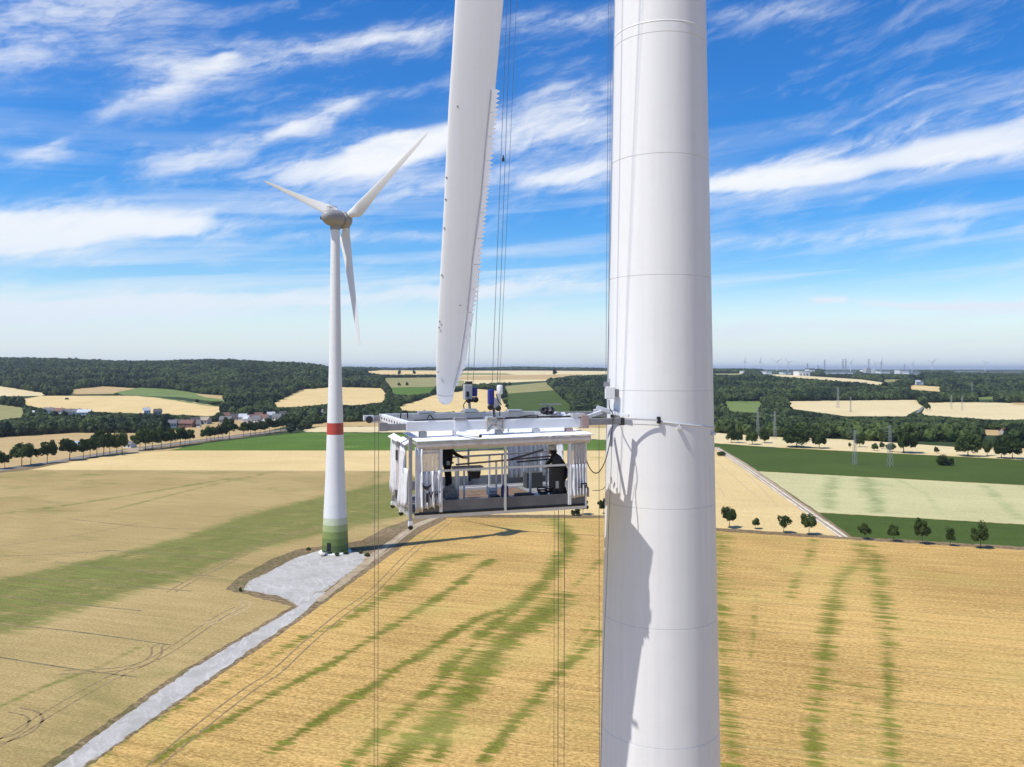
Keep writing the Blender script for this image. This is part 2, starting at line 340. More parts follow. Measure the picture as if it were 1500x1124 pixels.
# ------------------------------------------------------------------ land use, traced on the ground (photo pixels -> ground)
def W(x, y): return ('w', x, y)
FIELDS = [
 # name, material, outline
 ('far_plain', 'ochre', [W(-90000, 9000), W(90000, 9000), W(90000, 60000), W(-90000, 60000)]),
 ('sea', 'sea', [W(5500, 13500), W(90000, 12500), W(90000, 60000), W(24000, 60000), W(9000, 24000)]),
 ('stubble_field', 'stubble', [(40, 688), (100, 676), (190, 664), (250, 660.5), (890, 661), (1050, 661), (1050, 655), (1234, 787), (1050, 775), (900, 756.5), (640, 755), (590, 690)]),
 ('tan_wheat_field', 'tan', [(-900, 700), (-60, 700), (40, 689), (300, 690), (600, 691), (658, 750), (640, 755), W(-78, 20), W(-420, 20), W(-1000, 300)]),
 ('wheat_field', 'golden', [W(-74, 20), (650, 757), (900, 758.5), (1050, 777), (1240, 789), (1500, 804.5), (1900, 831), W(400, 60), W(300, -60), W(-60, -60)]),
 ('green_field', 'green', [(245, 660), (300, 650), (380, 640), (450, 633.5), (560, 635), (890, 645), (890, 660)]),
 ('green_field', 'darkgreen', [(890, 645), (1050, 650), (1120, 655), (1500, 674), (1800, 690), (1800, 728), (1500, 711), (1100, 690), (1050, 657), (890, 660)]),
 ('pale_crop_field', 'palegreen', [(1104, 690.5), (1500, 711.5), (1800, 728), (1800, 786), (1500, 768), (1192, 750)]),
 ('green_field', 'darkgreen', [(1192, 750.5), (1500, 768.5), (1800, 786), (1800, 826), (1500, 804), (1244, 788.5)]),
 ('yellow_field', 'paleyellow', [(890, 630), (1045, 634), (1130, 640), (1240, 644), (1300, 648), (1500, 662), (1800, 680), (1800, 689), (1500, 673.5), (1120, 654.5), (1050, 649.5), (890, 644)]),
 ('tan_field', 'ochre', [(-300, 660), (0, 641), (110, 634), (210, 635), (300, 634), (330, 632), (300, 643), (190, 657), (100, 671), (40, 684), (0, 687), (-300, 720)]),
 ('tan_field', 'ochre', [(225, 640), (290, 622), (340, 614), (400, 614), (430, 622), (380, 634), (300, 645)]),
 ('tan_strip_field', 'ochre', [(430, 626), (480, 619), (560, 617), (640, 616), (900, 620), (900, 626), (640, 624), (470, 625)]),
 ('pale_strip_field', 'paleyellow', [(440, 630), (470, 625.5), (640, 624.5), (900, 626.5), (900, 640), (890, 644.5), (640, 634), (450, 633)]),
 ('golden_field', 'stubble', [(28, 586), (60, 580), (200, 580), (262, 586), (335, 598), (312, 610), (240, 607), (150, 604), (70, 600), (38, 594)]),
 ('golden_field', 'paleyellow', [(-60, 566), (0, 566), (72, 577), (60, 580), (0, 581), (-60, 582)]),
 ('golden_field', 'ochre', [(100, 571), (150, 566), (200, 569), (165, 577), (104, 578)]),
 ('meadow', 'meadow', [(170, 575), (205, 568), (245, 570), (330, 582), (330, 590), (262, 582), (180, 579)]),
 ('olive_field', 'olive', [(-60, 590), (0, 593), (35, 598), (40, 610), (0, 616), (-60, 620)]),
 ('golden_field', 'stubble', [(392, 596), (440, 571), (490, 567), (560, 569), (568, 578), (563, 589), (520, 594), (480, 592), (430, 597)]),
 ('golden_field', 'stubble', [(525, 545), (560, 542.5), (640, 543), (640, 549), (560, 549.5)]),
 ('far_fields', 'paleyellow', [(640, 543.5), (760, 543), (900, 543.8), (900, 549), (810, 552), (800, 558), (700, 563), (640, 560)]),
 ('far_fields', 'olive', [(640, 546), (740, 547), (755, 549.5), (640, 550)]),
 ('far_fields', 'ochre', [(640, 552), (700, 551), (800, 549), (860, 548), (800, 556), (700, 557), (640, 555)]),
 ('olive_field', 'olive', [(560, 554), (640, 553), (680, 558), (680, 566), (570, 568)]),
 ('green_field', 'green', [(568, 568), (640, 567), (632, 575), (600, 580), (575, 577)]),
 ('golden_field', 'stubble', [(566, 600), (610, 588), (640, 578), (700, 570), (732, 573), (745, 604), (640, 604), (600, 602)]),
 ('olive_field', 'olive', [(738, 566), (800, 560), (812, 572), (740, 577)]),
 ('green_field', 'darkgreen', [(738, 577.5), (812, 572.5), (840, 596), (836, 606), (747, 605)]),
 ('golden_field', 'paleyellow', [(1150, 588), (1345, 586), (1352, 595), (1330, 610), (1240, 610), (1160, 599)]),
 ('golden_field', 'paleyellow', [(1356, 590), (1400, 589.5), (1460, 590), (1560, 594), (1560, 616), (1450, 615), (1349, 608)]),
 ('country_lane', 'asphalt', [(1352, 596), (1358, 591), (1361, 591), (1341, 609), (1334, 609)]),
 ('meadow', 'meadow', [(1058, 588), (1118, 588), (1112, 605), (1066, 603)]),
 ('golden_field', 'paleyellow', [(1110, 548), (1150, 549), (1262, 556), (1310, 563), (1306, 566), (1255, 561), (1140, 553)]),
 ('golden_field', 'stubble', [(1334, 564), (1382, 567), (1379, 574), (1330, 571)]),
 ('stubble_clearing', 'ochre', [(1429, 629), (1482, 631), (1478, 639), (1434, 637)]),
 ('olive_field', 'olive', [(1046, 547.5), (1085, 547), (1108, 549.5), (1080, 551), (1046, 550.5)]),
 ('meadow', 'meadow', [(1428, 582), (1455, 581), (1462, 585), (1432, 586)]),
 ('olive_field', 'olive', [(1290, 556), (1330, 556), (1322, 560), (1296, 560)]),
 ('golden_field', 'ochre', [(1482, 590), (1505, 590), (1505, 594), (1484, 593)]),
 ('meadow', 'meadow', [(205, 579), (262, 588), (300, 594), (330, 597), (262, 586)]),
 ('olive_field', 'ochre', [(286, 577), (330, 580), (334, 586), (300, 582)]),
 ('roadside_verge', 'verge', [(-60, 696), (0, 687), (40, 683.5), (100, 671), (190, 657), (300, 643), (380, 633), (440, 626), (446, 628.5), (380, 638), (300, 648), (190, 663), (100, 677), (40, 689), (0, 693), (-60, 702)]),
 ('country_road', 'asphalt', [(-60, 694), (0, 686.5), (60, 678), (120, 668.5), (190, 658), (300, 644), (380, 634), (440, 627), (441, 628), (380, 635.6), (300, 646), (190, 660), (120, 671.5), (60, 681), (0, 690), (-60, 697)]),
 ('farm_yard', 'track', [(180, 661), (190, 656), (206, 655), (212, 661), (196, 664)]),
 ('field_verge', 'verge', [(600, 768), (640, 753.5), (900, 755), (1050, 773.5), (1232, 785.5), (1500, 801), (1700, 814), (1700, 820), (1500, 806), (1240, 790.5), (1050, 778), (900, 759.5), (650, 758.5), (612, 778)]),
 ('field_verge', 'verge', [(60, 1124), (262, 985), (420, 893), (428, 888), (380, 876), (352, 869), (330, 864), (350, 845), (400, 818), (440, 804), (475, 800), (530, 792), (560, 775), (610, 757), (644, 753), (655, 760), (620, 778), (560, 822), (442, 907), (299, 1006), (128, 1124), W(-73.6, 20), W(-78.5, 20)]),
 ('gravel_pad', 'gravel', [(357, 864), (366, 850), (398, 836), (432, 818), (470, 806), (478, 802), (512, 806), (535, 812), (541, 816), (536, 822), (440, 893), (428, 884), (410, 874)]),
 ('gravel_road', 'gravel', [W(-76.5, 20), (78, 1124), (272, 985), (430, 892), (462, 868), (478, 868), (438, 903), (294, 1003), (122, 1124), W(-74.2, 20)]),
 ('dirt_track', 'track', [(530, 824), (537, 815), (560, 800), (606, 768), (640, 756), (646, 757.5), (612, 772), (566, 805), (540, 828), (470, 882), (462, 880)]),
 ('field_track', 'track', [(1044, 655), (1052, 655), (1100, 683), (1180, 740), (1244, 787), (1228, 786), (1165, 741), (1088, 686)]),
]
FIELDS += [('green_field_edge', 'verge', [(1050, 652), (1100, 683), (1190, 748), (1243, 786), (1250, 788), (1198, 750), (1108, 689), (1056, 656)]),]

def outline(pts):
    out = []
    def conv(p):
        return (p[1], p[2]) if p[0] == 'w' else G(*p)
    n = len(pts)
    for i in range(n):
        a, b = pts[i], pts[(i + 1) % n]
        pa = conv(a); out.append(pa)
        if a[0] != 'w' and b[0] != 'w':
            L = math.hypot(a[0] - b[0], a[1] - b[1]); k = min(int(L / 7), 60)
            for j in range(1, k):
                t = j / k; jx = a[0] + (b[0] - a[0]) * t; jy = a[1] + (b[1] - a[1]) * t
                g = G(jx, jy); w = .5 if jy > 650 else 3.0
                out.append((g[0] + random.uniform(-w, w) * .5, g[1] + random.uniform(-w, w)))
    return out

def inpoly(px, py, poly):
    poly = np.asarray(poly); inside = np.zeros(px.shape, bool)
    bb = (px >= poly[:, 0].min()) & (px <= poly[:, 0].max()) & (py >= poly[:, 1].min()) & (py <= poly[:, 1].max())
    idx = np.nonzero(bb)[0]
    if len(idx) == 0: return inside
    X, Y = px[idx], py[idx]; c = np.zeros(len(idx), bool); n = len(poly); j = n - 1
    for i in range(n):
        xi, yi = poly[i]; xj, yj = poly[j]
        if yi != yj:
            c ^= ((yi > Y) != (yj > Y)) & (X < (xj - xi) * (Y - yi) / (yj - yi) + xi)
        j = i
    inside[idx] = c; return inside

def pl(px, py):                       # photo pixel of ground points
    return np.stack([CX + F * px / py, py], 1)

pts = []
pxs = np.concatenate([np.arange(-700, -60, 30), np.arange(-60, 1560, 4.0), np.arange(1560, 2300, 30)])
for py in np.arange(HZ + H * F / 600, 1150, 3.2):
    d = H * F / (py - HZ)
    pts.append(np.stack([(pxs - CX) / F * d, np.full(len(pxs), d)], 1))
pxs2 = np.concatenate([np.arange(-900, -60, 40), np.arange(-60, 1560, 8.0), np.arange(1560, 2500, 40)])
for d in np.exp(np.linspace(math.log(606), math.log(60000), 170)):
    pts.append(np.stack([(pxs2 - CX) / F * d, np.full(len(pxs2), d)], 1))
for d in (20, 45, 70, 90, 104):
    pts.append(np.stack([np.linspace(-400, 400, 41), np.full(41, d)], 1))
pts.append(np.array([(-9000, -3000), (9000, -3000), (0, -3000), (-9000, 0), (9000, 0), (-9000, 590), (9000, 590)], float))
pts = np.concatenate(pts); pts = pts + rng.uniform(-.02, .02, pts.shape)
vin = [Vector(p) for p in pts]; edges = []; OUT = []
for (nm, mk, poly) in FIELDS:
    o = outline(poly); OUT.append(np.array(o)); b = len(vin)
    vin += [Vector(p) for p in o]; edges += [(b + i, b + (i + 1) % len(o)) for i in range(len(o))]
res = delaunay_2d_cdt(vin, edges, [], 0, 1e-3, False)
GV = np.array([tuple(v) for v in res[0]]); GF = np.array(res[2], dtype=np.int32)
cen = GV[GF].mean(1)
which = np.full(len(GF), -1)
for i, o in enumerate(OUT):
    which[inpoly(cen[:, 0], cen[:, 1], o)] = i
GZ = terr(GV[:, 0], GV[:, 1])
# remaining land: woodland floor in the valley, meadow elsewhere
rest = which == -1
far = rest & (cen[:, 1] > 560)
# green streaks and patches growing in the crops: polylines (photo pixels) with a half width in pixels
STREAKS = {
 'wheat_field': [
  ([(160, 1104), (200, 1072), (248, 1040), (332, 1000), (380, 972), (440, 936), (492, 916), (540, 888), (574, 866), (608, 839)], 7, .62),
  ([(574, 866), (608, 842), (629, 822), (677, 815)], 13, .8),
  ([(224, 1116), (260, 1092), (340, 1052), (416, 1008), (480, 976), (540, 938), (574, 918), (619, 890), (666, 860), (700, 832), (721, 820)], 6, .8),
  ([(400, 1100), (460, 1060), (508, 1028), (560, 996), (574, 982), (619, 959), (670, 924), (704, 904), (752, 890)], 7, .85),
  ([(560, 1130), (619, 1081), (653, 1047), (683, 1013), (718, 962), (752, 931), (786, 907), (827, 873)], 15, .9),
  ([(640, 1110), (660, 1060), (700, 985), (740, 945)], 10, .7),
  ([(704, 931), (745, 900), (772, 877), (800, 849), (820, 822), (836, 800), (830, 781), (813, 760)], 9, .85),
  ([(500, 1130), (571, 1061), (608, 1030), (642, 1003), (660, 976), (694, 945)], 8, .7),
  ([(704, 1116), (745, 1068), (779, 1030), (813, 993), (847, 959), (881, 924)], 8, .8),
  ([(840, 950), (870, 905)], 4, .6), ([(800, 900), (840, 860), (880, 820)], 4, .5),
  ([(1055, 780), (1053, 850), (1058, 940), (1065, 1010), (1072, 1100), (1078, 1200)], 11, .7),
  ([(1193, 790), (1183, 821), (1168, 847), (1157, 877)], 5, .65),
  ([(1266, 794), (1259, 821), (1232, 847), (1221, 881), (1215, 919), (1206, 964), (1202, 1002), (1195, 1040), (1191, 1077), (1200, 1200)], 9, .8),
  ([(1281, 813), (1285, 851), (1293, 881), (1300, 926), (1300, 964), (1302, 1002), (1300, 1040), (1304, 1077), (1316, 1200)], 9, .75),
  ([(1108, 870), (1104, 926), (1100, 964)], 3, .5), ([(1250, 1060), (1258, 1000), (1262, 1124)], 4, .4),
  ([(1206, 998), (1310, 1010)], 3, .6),
 ],
 'pale_crop_field': [
  ([(1226, 693), (1212, 720), (1215, 745)], 7, .8), ([(1268, 695), (1275, 720), (1287, 750)], 9, .85), ([(1278, 714), (1321, 711)], 4, .6),
  ([(1310, 700), (1356, 723), (1381, 755)], 3, .6), ([(1441, 711), (1469, 736), (1494, 761)], 6, .6), ([(1140, 707), (1185, 707)], 3, .6), ([(1480, 706), (1560, 740)], 6, .5)],
 'tan_wheat_field': [
  ([(-200, 790), (0, 753), (100, 740), (200, 724), (340, 701)], 3.5, .75), ([(160, 748), (240, 728), (320, 708), (380, 696)], 2.5, .65),
  ([(-40, 700), (250, 693), (600, 694)], 2.5, .7), ([(0, 712), (200, 708), (420, 716)], 1.5, .45),
  ([(-100, 1060), (0, 1035), (60, 1008), (150, 975), (200, 950)], 4, .6), ([(560, 694), (520, 720), (480, 745)], 5, .5),
  ([(240, 762), (330, 756), (420, 740)], 3, .5)],
 'stubble_field': [([(1130, 750), (1160, 738), (1050, 740)], 2.0, .5), ([(860, 672), (900, 668)], 5, .7)],
 'green_field': [([(300, 652), (560, 655), (900, 658)], 1.5, .5), ([(400, 645), (560, 645)], 1.2, .4)],
}
GREEN_BAND = [(-300, 880), (0, 846), (152, 816), (248, 792), (360, 754), (472, 726), (572, 706), (620, 698), (650, 740), (572, 762), (472, 783), (384, 804), (320, 828), (248, 856), (160, 880), (72, 908), (0, 936), (-300, 1010)]
gattr = np.zeros(len(GV))
def seg_dist(P, a, b):
    ab = b - a; t = np.clip(((P - a) @ ab) / max(ab @ ab, 1e-9), 0, 1)
    q = a + t[:, None] * ab; return np.hypot(*(P - q).T), q[:, 1]
vis = (GV[:, 1] > 60) & (GV[:, 1] < 700)
vi = np.nonzero(vis)[0]; P = GV[vi]
name_of = {i: f[0] for i, f in enumerate(FIELDS)}
vfield = np.full(len(GV), -1); vfield[GF.ravel()] = np.repeat(which, 3)
for nm, lst in STREAKS.items():
    sel = np.array([name_of.get(k, '') == nm for k in vfield[vi]]); idx = vi[sel]; Q = GV[idx]
    acc = np.zeros(len(idx))
    for (line, w, st) in lst:
        g = [np.array(G(*p)) for p in line]; best = np.zeros(len(idx))
        for a, b in zip(g[:-1], g[1:]):
            d, yy = seg_dist(Q, a, b); ww = w / F * yy * 1.4
            best = np.maximum(best, st * np.clip(1.05 - d / (ww * 2.1), 0, 1))
        acc = np.maximum(acc, best * 1.12)
    gattr[idx] = np.maximum(gattr[idx], acc * np.where(CX + F * Q[:, 0] / np.maximum(Q[:, 1], 1) > 1000, .80, 1.0))
gb = np.array([G(*p) for p in GREEN_BAND])
sel = vi[np.array([name_of.get(k, '') == 'tan_wheat_field' for k in vfield[vi]])]
ins = inpoly(GV[sel, 0], GV[sel, 1], gb); dmin = np.full(len(sel), 1e9)
for a, b in zip(gb, np.roll(gb, -1, 0)):
    d, _ = seg_dist(GV[sel], a, b); dmin = np.minimum(dmin, d)
sd = np.where(ins, dmin, -dmin); gattr[sel] = np.maximum(gattr[sel], np.clip(.5 + sd / 9.0, 0, .95))
# gravel pad rim gets earth and weeds
pad_i = [i for i, f in enumerate(FIELDS) if f[0] == 'gravel_pad'][0]
pad = np.array(OUT[pad_i]); sel = vi[vfield[vi] == pad_i]; dmin = np.full(len(sel), 1e9)
for a, b in zip(pad, np.roll(pad, -1, 0)):
    d, _ = seg_dist(GV[sel], a, b); dmin = np.minimum(dmin, d)
gattr[sel] = np.clip(.62 - dmin / 4.0, 0, 1)
rd_i = [i for i, f in enumerate(FIELDS) if f[0] == 'gravel_road'][0]
rd = np.array(OUT[rd_i]); sel = vi[vfield[vi] == rd_i]; dmin = np.full(len(sel), 1e9)
for a, b in zip(rd, np.roll(rd, -1, 0)):
    d, _ = seg_dist(GV[sel], a, b); dmin = np.minimum(dmin, d)
gattr[sel] = np.clip(.60 - dmin / 1.6, 0, 1)

def land_object(name, mask, material):
    f = GF[mask]
    if not len(f): return
    u, inv = np.unique(f, return_inverse=True)
    me = mesh_np(name, np.column_stack([GV[u], GZ[u]]), inv.reshape(-1, 3), [material], smooth=True)
    a = me.attributes.new('green', 'FLOAT', 'POINT'); a.data.foreach_set('value', gattr[u].astype(np.float32))
    return tag(link_mesh(name, me), kind='structure')
for i, (nm, mk, _) in enumerate(FIELDS): land_object(nm, which == i, FM[mk])
land_object('woodland_ground', far, FM['floor'])
land_object('ground', rest & ~far, FM['ochre'])

# tractor tracks pressed into the crops (strips lying a few mm above the ground)
tm_ = mat('pressed_crop', (.22, .155, .065), .95, var=.35, vscale=.8)
tm3 = mat('dark_tram_line', (.17, .135, .06), .95, var=.4, vscale=.5)
tm2 = mat('pressed_pale_crop', (.42, .30, .16), .95, var=.3, vscale=.8)
def smooth_line(L):
    out = []
    for i in range(len(L) - 1):
        a, b, c, d = (np.array(L[k], float) for k in (max(i - 1, 0), i, i + 1, min(i + 2, len(L) - 1)))
        for k in range(4): t = k / 4; out.append(tuple(.5 * (2 * b + (c - a) * t + (2 * a - 5 * b + 4 * c - d) * t * t + (3 * b - a - 3 * c + d) * t ** 3)))
    return out + [tuple(L[-1])]
def strip(name, line, w, m, z=.006, px=True):
    line = smooth_line(line)
    g = []
    for a, b in zip(line[:-1], line[1:]):
        for j in range(8):
            t = j / 8; g.append((a[0] + (b[0] - a[0]) * t, a[1] + (b[1] - a[1]) * t))
    g.append(line[-1]); g = [np.array(G(*p)) for p in g]; vs = []; fs = []
    for i, p in enumerate(g):
        d = g[min(i + 1, len(g) - 1)] - g[max(i - 1, 0)]; d = d / (np.hypot(*d) + 1e-9); n = np.array([-d[1], d[0]])
        ww = w * random.uniform(.6, 1.25) / 2
        for s in (-1, 1):
            q = p + n * ww * s; vs.append((q[0], q[1], float(terr(q[0], q[1])) + z))
    for i in range(len(g) - 1): fs.append((2 * i, 2 * i + 1, 2 * i + 3, 2 * i + 2))
    me = bpy.data.meshes.new(name); me.from_pydata(vs, [], fs); me.materials.append(m)
    return tag(link_mesh(name, me), kind='structure')
def twin(line, gap, w, m, z=.006):
    """two wheel ruts gap metres apart"""
    g = [np.array(G(*p)) for p in line]
    for s in (-.5, .5):
        q = []
        for i, p in enumerate(g):
            d = g[min(i + 1, len(g) - 1)] - g[max(i - 1, 0)]; d = d / (np.hypot(*d) + 1e-9); n = np.array([-d[1], d[0]])
            r_ = p + n * gap * s; q.append((CX + F * r_[0] / r_[1], HZ + H * F / r_[1]))
        strip('tractor_track', q, w, m, z)
twin([(150, 1200), (224, 1124), (300, 1060), (368, 1008), (404, 985), (448, 944), (500, 900), (548, 865), (600, 812), (660, 762)], 2.0, .38, tm_)
twin([(-60, 1110), (0, 1088), (80, 1040), (160, 995), (240, 958), (320, 905), (350, 890)], 2.0, .35, tm_)
twin([(-40, 1096), (0, 1086), (35, 1074), (52, 1058), (46, 1046), (20, 1040)], 1.8, .45, tm_)
twin([(90, 985), (160, 982), (205, 974), (228, 960), (230, 948), (240, 944)], 1.8, .45, tm_, .010)
twin([(300, 916), (335, 902), (358, 890), (360, 883), (348, 880)], 1.8, .45, tm2, .010)
twin([(250, 868), (290, 845), (330, 826), (380, 800), (430, 782), (480, 772)], 2.0, .45, tm_, .010)
for ln in ([(0, 873), (60, 880), (208, 895)], [(40, 846), (150, 856), (280, 866)], [(80, 823), (200, 836), (320, 845)], [(150, 806), (270, 814), (345, 820)], [(-20, 960), (120, 982), (200, 992)],
           [(0, 915), (100, 924), (250, 945)], [(0, 815), (80, 812), (180, 806)], [(0, 800), (120, 783), (210, 765)], [(100, 760), (260, 775), (420, 768)]):
    strip('tram_line', ln, .5, tm3)
for ln in ([(1045, 672), (1090, 712), (1125, 740)], [(1052, 662), (1100, 700), (1140, 742)], [(1050, 705), (1062, 728)], [(1048, 737), (1110, 740), (1170, 742)]):
    strip('tram_line', ln, .7, mat('stubble_line', (.48, .35, .17), .95))
for k in range(7):
    y0 = 838 + k * 42
    strip('tram_line', [(1045, y0), (1250, y0 + 9 + k * 1.5), (1500, y0 + 24 + 3 * k), (1620, y0 + 31 + 3 * k)], .22 + .05 * random.random(), mat('drill_line', (.36, .25, .09), .95, var=.4, vscale=.3))
# pale wheel ruts on the tracks
rut = mat('pale_rut', (.72, .66, .56), .95, var=.25, vscale=1.5)
twin([(1050, 657), (1100, 690.5), (1172, 742), (1236, 786.5)], 1.9, .55, rut)
twin([(548, 819), (568, 803.5), (608, 771.5), (636, 758.5)], 1.5, .3, mat('worn_rut', (.46, .38, .27), .95, var=.3, vscale=1.5))

# ------------------------------------------------------------------ vegetation
def leaf_mat(name, c1, c2, trans=.25):
    m = bpy.data.materials.new(name); m.use_nodes = True; T = NT(m.node_tree); p = T.n['Principled BSDF']
    p.inputs['Roughness'].default_value = .75; p.inputs['Specular IOR Level'].default_value = .2
    oi = T.new('ShaderNodeObjectInfo'); g = T.new('ShaderNodeNewGeometry')
    n = T.noise(g.outputs['Position'], .35, 3, .6); n2 = T.noise(g.outputs['Position'], .012, 3, .5)
    f = T.math('ADD', T.math('MULTIPLY', oi.outputs['Random'], .55), T.math('MULTIPLY', T.ramp(n, .3, .7), .35))
    f = T.math('ADD', f, T.math('MULTIPLY', T.math('SUBTRACT', T.ramp(n2, .35, .65), .5), .9), clamp=True)
    col = T.mix(f, c1, c2); T.l.new(col, p.inputs['Base Color'])
    tr = T.new('ShaderNodeBsdfTranslucent'); T.l.new(T.mix(.5, col, (.14, .22, .03)), tr.inputs[0])
    mx = T.new('ShaderNodeMixShader'); mx.inputs[0].default_value = trans
    T.l.new(p.outputs[0], mx.inputs[1]); T.l.new(tr.outputs[0], mx.inputs[2])
    T.l.new(mx.outputs[0], T.n['Material Output'].inputs[0])
    return m
LEAF = leaf_mat('tree_leaves', (.018, .034, .008), (.060, .088, .020))
LEAF_F = leaf_mat('forest_leaves', (.009, .021, .008), (.075, .105, .030), .12)
LEAF_Y = leaf_mat('light_leaves', (.05, .08, .02), (.10, .14, .035))
BARK = mat('bark', (.10, .075, .05), .95, var=.3, vscale=3)

def crown_mesh(name, seed, nclump, nleaf, leaf, m, flat=.8, spread=.72, core=.62):
    """unit crown (radius about 1, centre at 0): clumps of leaf faces with gaps between, over a rough inner mass"""
    r = np.random.default_rng(seed); V = []; Fc = []; n0 = 0
    cl = []
    for i in range(nclump):
        d = r.normal(size=3); d /= np.linalg.norm(d); rad = spread * r.uniform(.55, 1.0)
        if d[2] < -.5: d[2] *= .5
        cl.append((d * rad * np.array([1, 1, flat]), r.uniform(.20, .48)))
    per = nleaf // nclump
    for c, cr in cl:
        d = r.normal(size=(per, 3)); d /= np.linalg.norm(d, axis=1)[:, None]
        p = c + d * cr * r.uniform(.6, 1.05, (per, 1)); nrm = d + r.normal(size=(per, 3)) * .45; nrm /= np.linalg.norm(nrm, axis=1)[:, None]
        t = np.cross(nrm, r.normal(size=(per, 3))); t /= np.linalg.norm(t, axis=1)[:, None]; b = np.cross(nrm, t)
        s = leaf * r.uniform(.6, 1.4, (per, 1))
        V.append(np.stack([p - t * s - b * s * .6, p + t * s * .9 - b * s * .7, p + t * s + b * s * .7, p - t * s * .8 + b * s * .6], 1).reshape(-1, 3))
        Fc.append(np.arange(per * 4).reshape(-1, 4) + n0); n0 += per * 4
    bm = bmesh.new(); bmesh.ops.create_icosphere(bm, subdivisions=3, radius=1.0)
    o = Vector((seed * 3.1, 0, 0))
    for v in bm.verts:
        k = core * (1 + .55 * mnoise.noise(v.co * 1.7 + o) + .25 * mnoise.noise(v.co * 4.1 + o)); v.co = Vector((v.co.x * k, v.co.y * k, v.co.z * k * flat))
    bm.verts.index_update(); bv = np.array([v.co[:] for v in bm.verts]); bf = np.array([[v.index for v in f.verts] for f in bm.faces]); bm.free()
    bf4 = np.column_stack([bf, bf[:, 2:3]])
    V.append(bv); vv = np.concatenate(V); ff = [list(map(int, q)) for q in np.concatenate(Fc)] + [list(map(int, q + n0)) for q in bf]
    me = bpy.data.meshes.new(name); me.from_pydata(vv.tolist(), [], ff); me.materials.append(m); me.update(); return me

# forests: thousands of crowns nobody could count
FOREST_SRC = [crown_mesh('forest_crown_a%d' % i, 100 + i, 16, 640, .13, LEAF_F if i < 5 else LEAF_Y, flat=1.0, spread=.7, core=.78) for i in range(6)]
src_obs = [bpy.data.objects.new('forest_crown', me) for me in FOREST_SRC]

def gn_scatter(name, pts, scl, rot, pick, label=None):
    me = bpy.data.meshes.new(name); me.vertices.add(len(pts)); me.vertices.foreach_set('co', np.asarray(pts, np.float32).ravel())
    a = me.attributes.new('scl', 'FLOAT_VECTOR', 'POINT'); a.data.foreach_set('vector', np.asarray(scl, np.float32).ravel())
    a = me.attributes.new('rotz', 'FLOAT', 'POINT'); a.data.foreach_set('value', np.asarray(rot, np.float32))
    a = me.attributes.new('pick', 'INT', 'POINT'); a.data.foreach_set('value', np.asarray(pick, np.int32))
    o = link_mesh(name, me); ng = bpy.data.node_groups.new(name, 'GeometryNodeTree')
    ng.interface.new_socket('Geometry', in_out='INPUT', socket_type='NodeSocketGeometry'); ng.interface.new_socket('Geometry', in_out='OUTPUT', socket_type='NodeSocketGeometry')
    N, L = ng.nodes, ng.links; i_ = N.new('NodeGroupInput'); o_ = N.new('NodeGroupOutput'); jn = N.new('GeometryNodeJoinGeometry')
    def attr(nm, dt):
        q = N.new('GeometryNodeInputNamedAttribute'); q.data_type = dt; q.inputs[0].default_value = nm; return q.outputs[0]
    for k, so_ in enumerate(src_obs):
        oi = N.new('GeometryNodeObjectInfo'); oi.inputs[0].default_value = so_
        ip = N.new('GeometryNodeInstanceOnPoints'); cmp = N.new('FunctionNodeCompare'); cmp.data_type = 'INT'; cmp.operation = 'EQUAL'
        L.new(attr('pick', 'INT'), cmp.inputs[2]); cmp.inputs[3].default_value = k
        cx = N.new('ShaderNodeCombineXYZ'); L.new(attr('rotz', 'FLOAT'), cx.inputs[2])
        L.new(i_.outputs[0], ip.inputs['Points']); L.new(cmp.outputs[0], ip.inputs['Selection']); L.new(oi.outputs['Geometry'], ip.inputs['Instance'])
        L.new(cx.outputs[0], ip.inputs['Rotation']); L.new(attr('scl', 'FLOAT_VECTOR'), ip.inputs['Scale'])
        L.new(ip.outputs[0], jn.inputs[0])
    L.new(jn.outputs[0], o_.inputs[0])
    md = o.modifiers.new('trees', 'NODES'); md.node_group = ng
    return tag(o, kind='stuff')

# photo-space outlines of land that stays open to view (so that no crown grows in front of it)
PXF = [np.array([p for p in f[2]], float) for f in FIELDS if all(p[0] != 'w' for p in f[2])]
HOUSES = [ # px, py(base), width m, depth m, roof, wall, turn
 (71, 606, 13, 9, 'grey', 'white', 10), (88, 607, 15, 10, 'red', 'white', -20), (101, 608, 10, 8, 'grey', 'white', 30), (114, 608, 10, 8, 'grey', 'white', 5), (124, 609, 16, 9, 'pale', 'white', 8), (51, 611, 11, 7, 'pale', 'white', 0),
 (215, 606, 8, 7, 'pale', 'white', 35), (231, 608, 9, 8, 'dark', 'grey', 12), (253, 626, 8, 7, 'grey', 'white', 15), (262, 625, 11, 8, 'dark', 'brick', 5), (275, 626, 15, 9, 'red', 'brick', -10), (286, 622, 10, 8, 'dark', 'brick', 25), (291, 626, 4, 4, 'grey', 'white', 0),
 (300, 621, 12, 9, 'tan', 'grey', -15), (331, 620, 13, 8, 'grey', 'grey', 0), (330, 614, 10, 8, 'red', 'white', 20), (344, 616, 10, 8, 'dark', 'grey', 10), (356, 616, 9, 7, 'pale', 'white', 10), (362, 619, 8, 7, 'pale', 'white', -30), (369, 617, 9, 8, 'red', 'white', 30),
 (376, 619, 9, 8, 'grey', 'white', 0), (379, 614, 9, 8, 'red', 'white', 15), (387, 617, 10, 8, 'red', 'white', -15), (397, 613, 9, 7, 'pale', 'white', 25), (406, 616, 10, 8, 'grey', 'white', 0), (415, 612, 9, 8, 'dark', 'grey', 10), (471, 609, 22, 11, 'grey', 'grey', 3), (449, 611, 10, 8, 'dark', 'white', 12)]
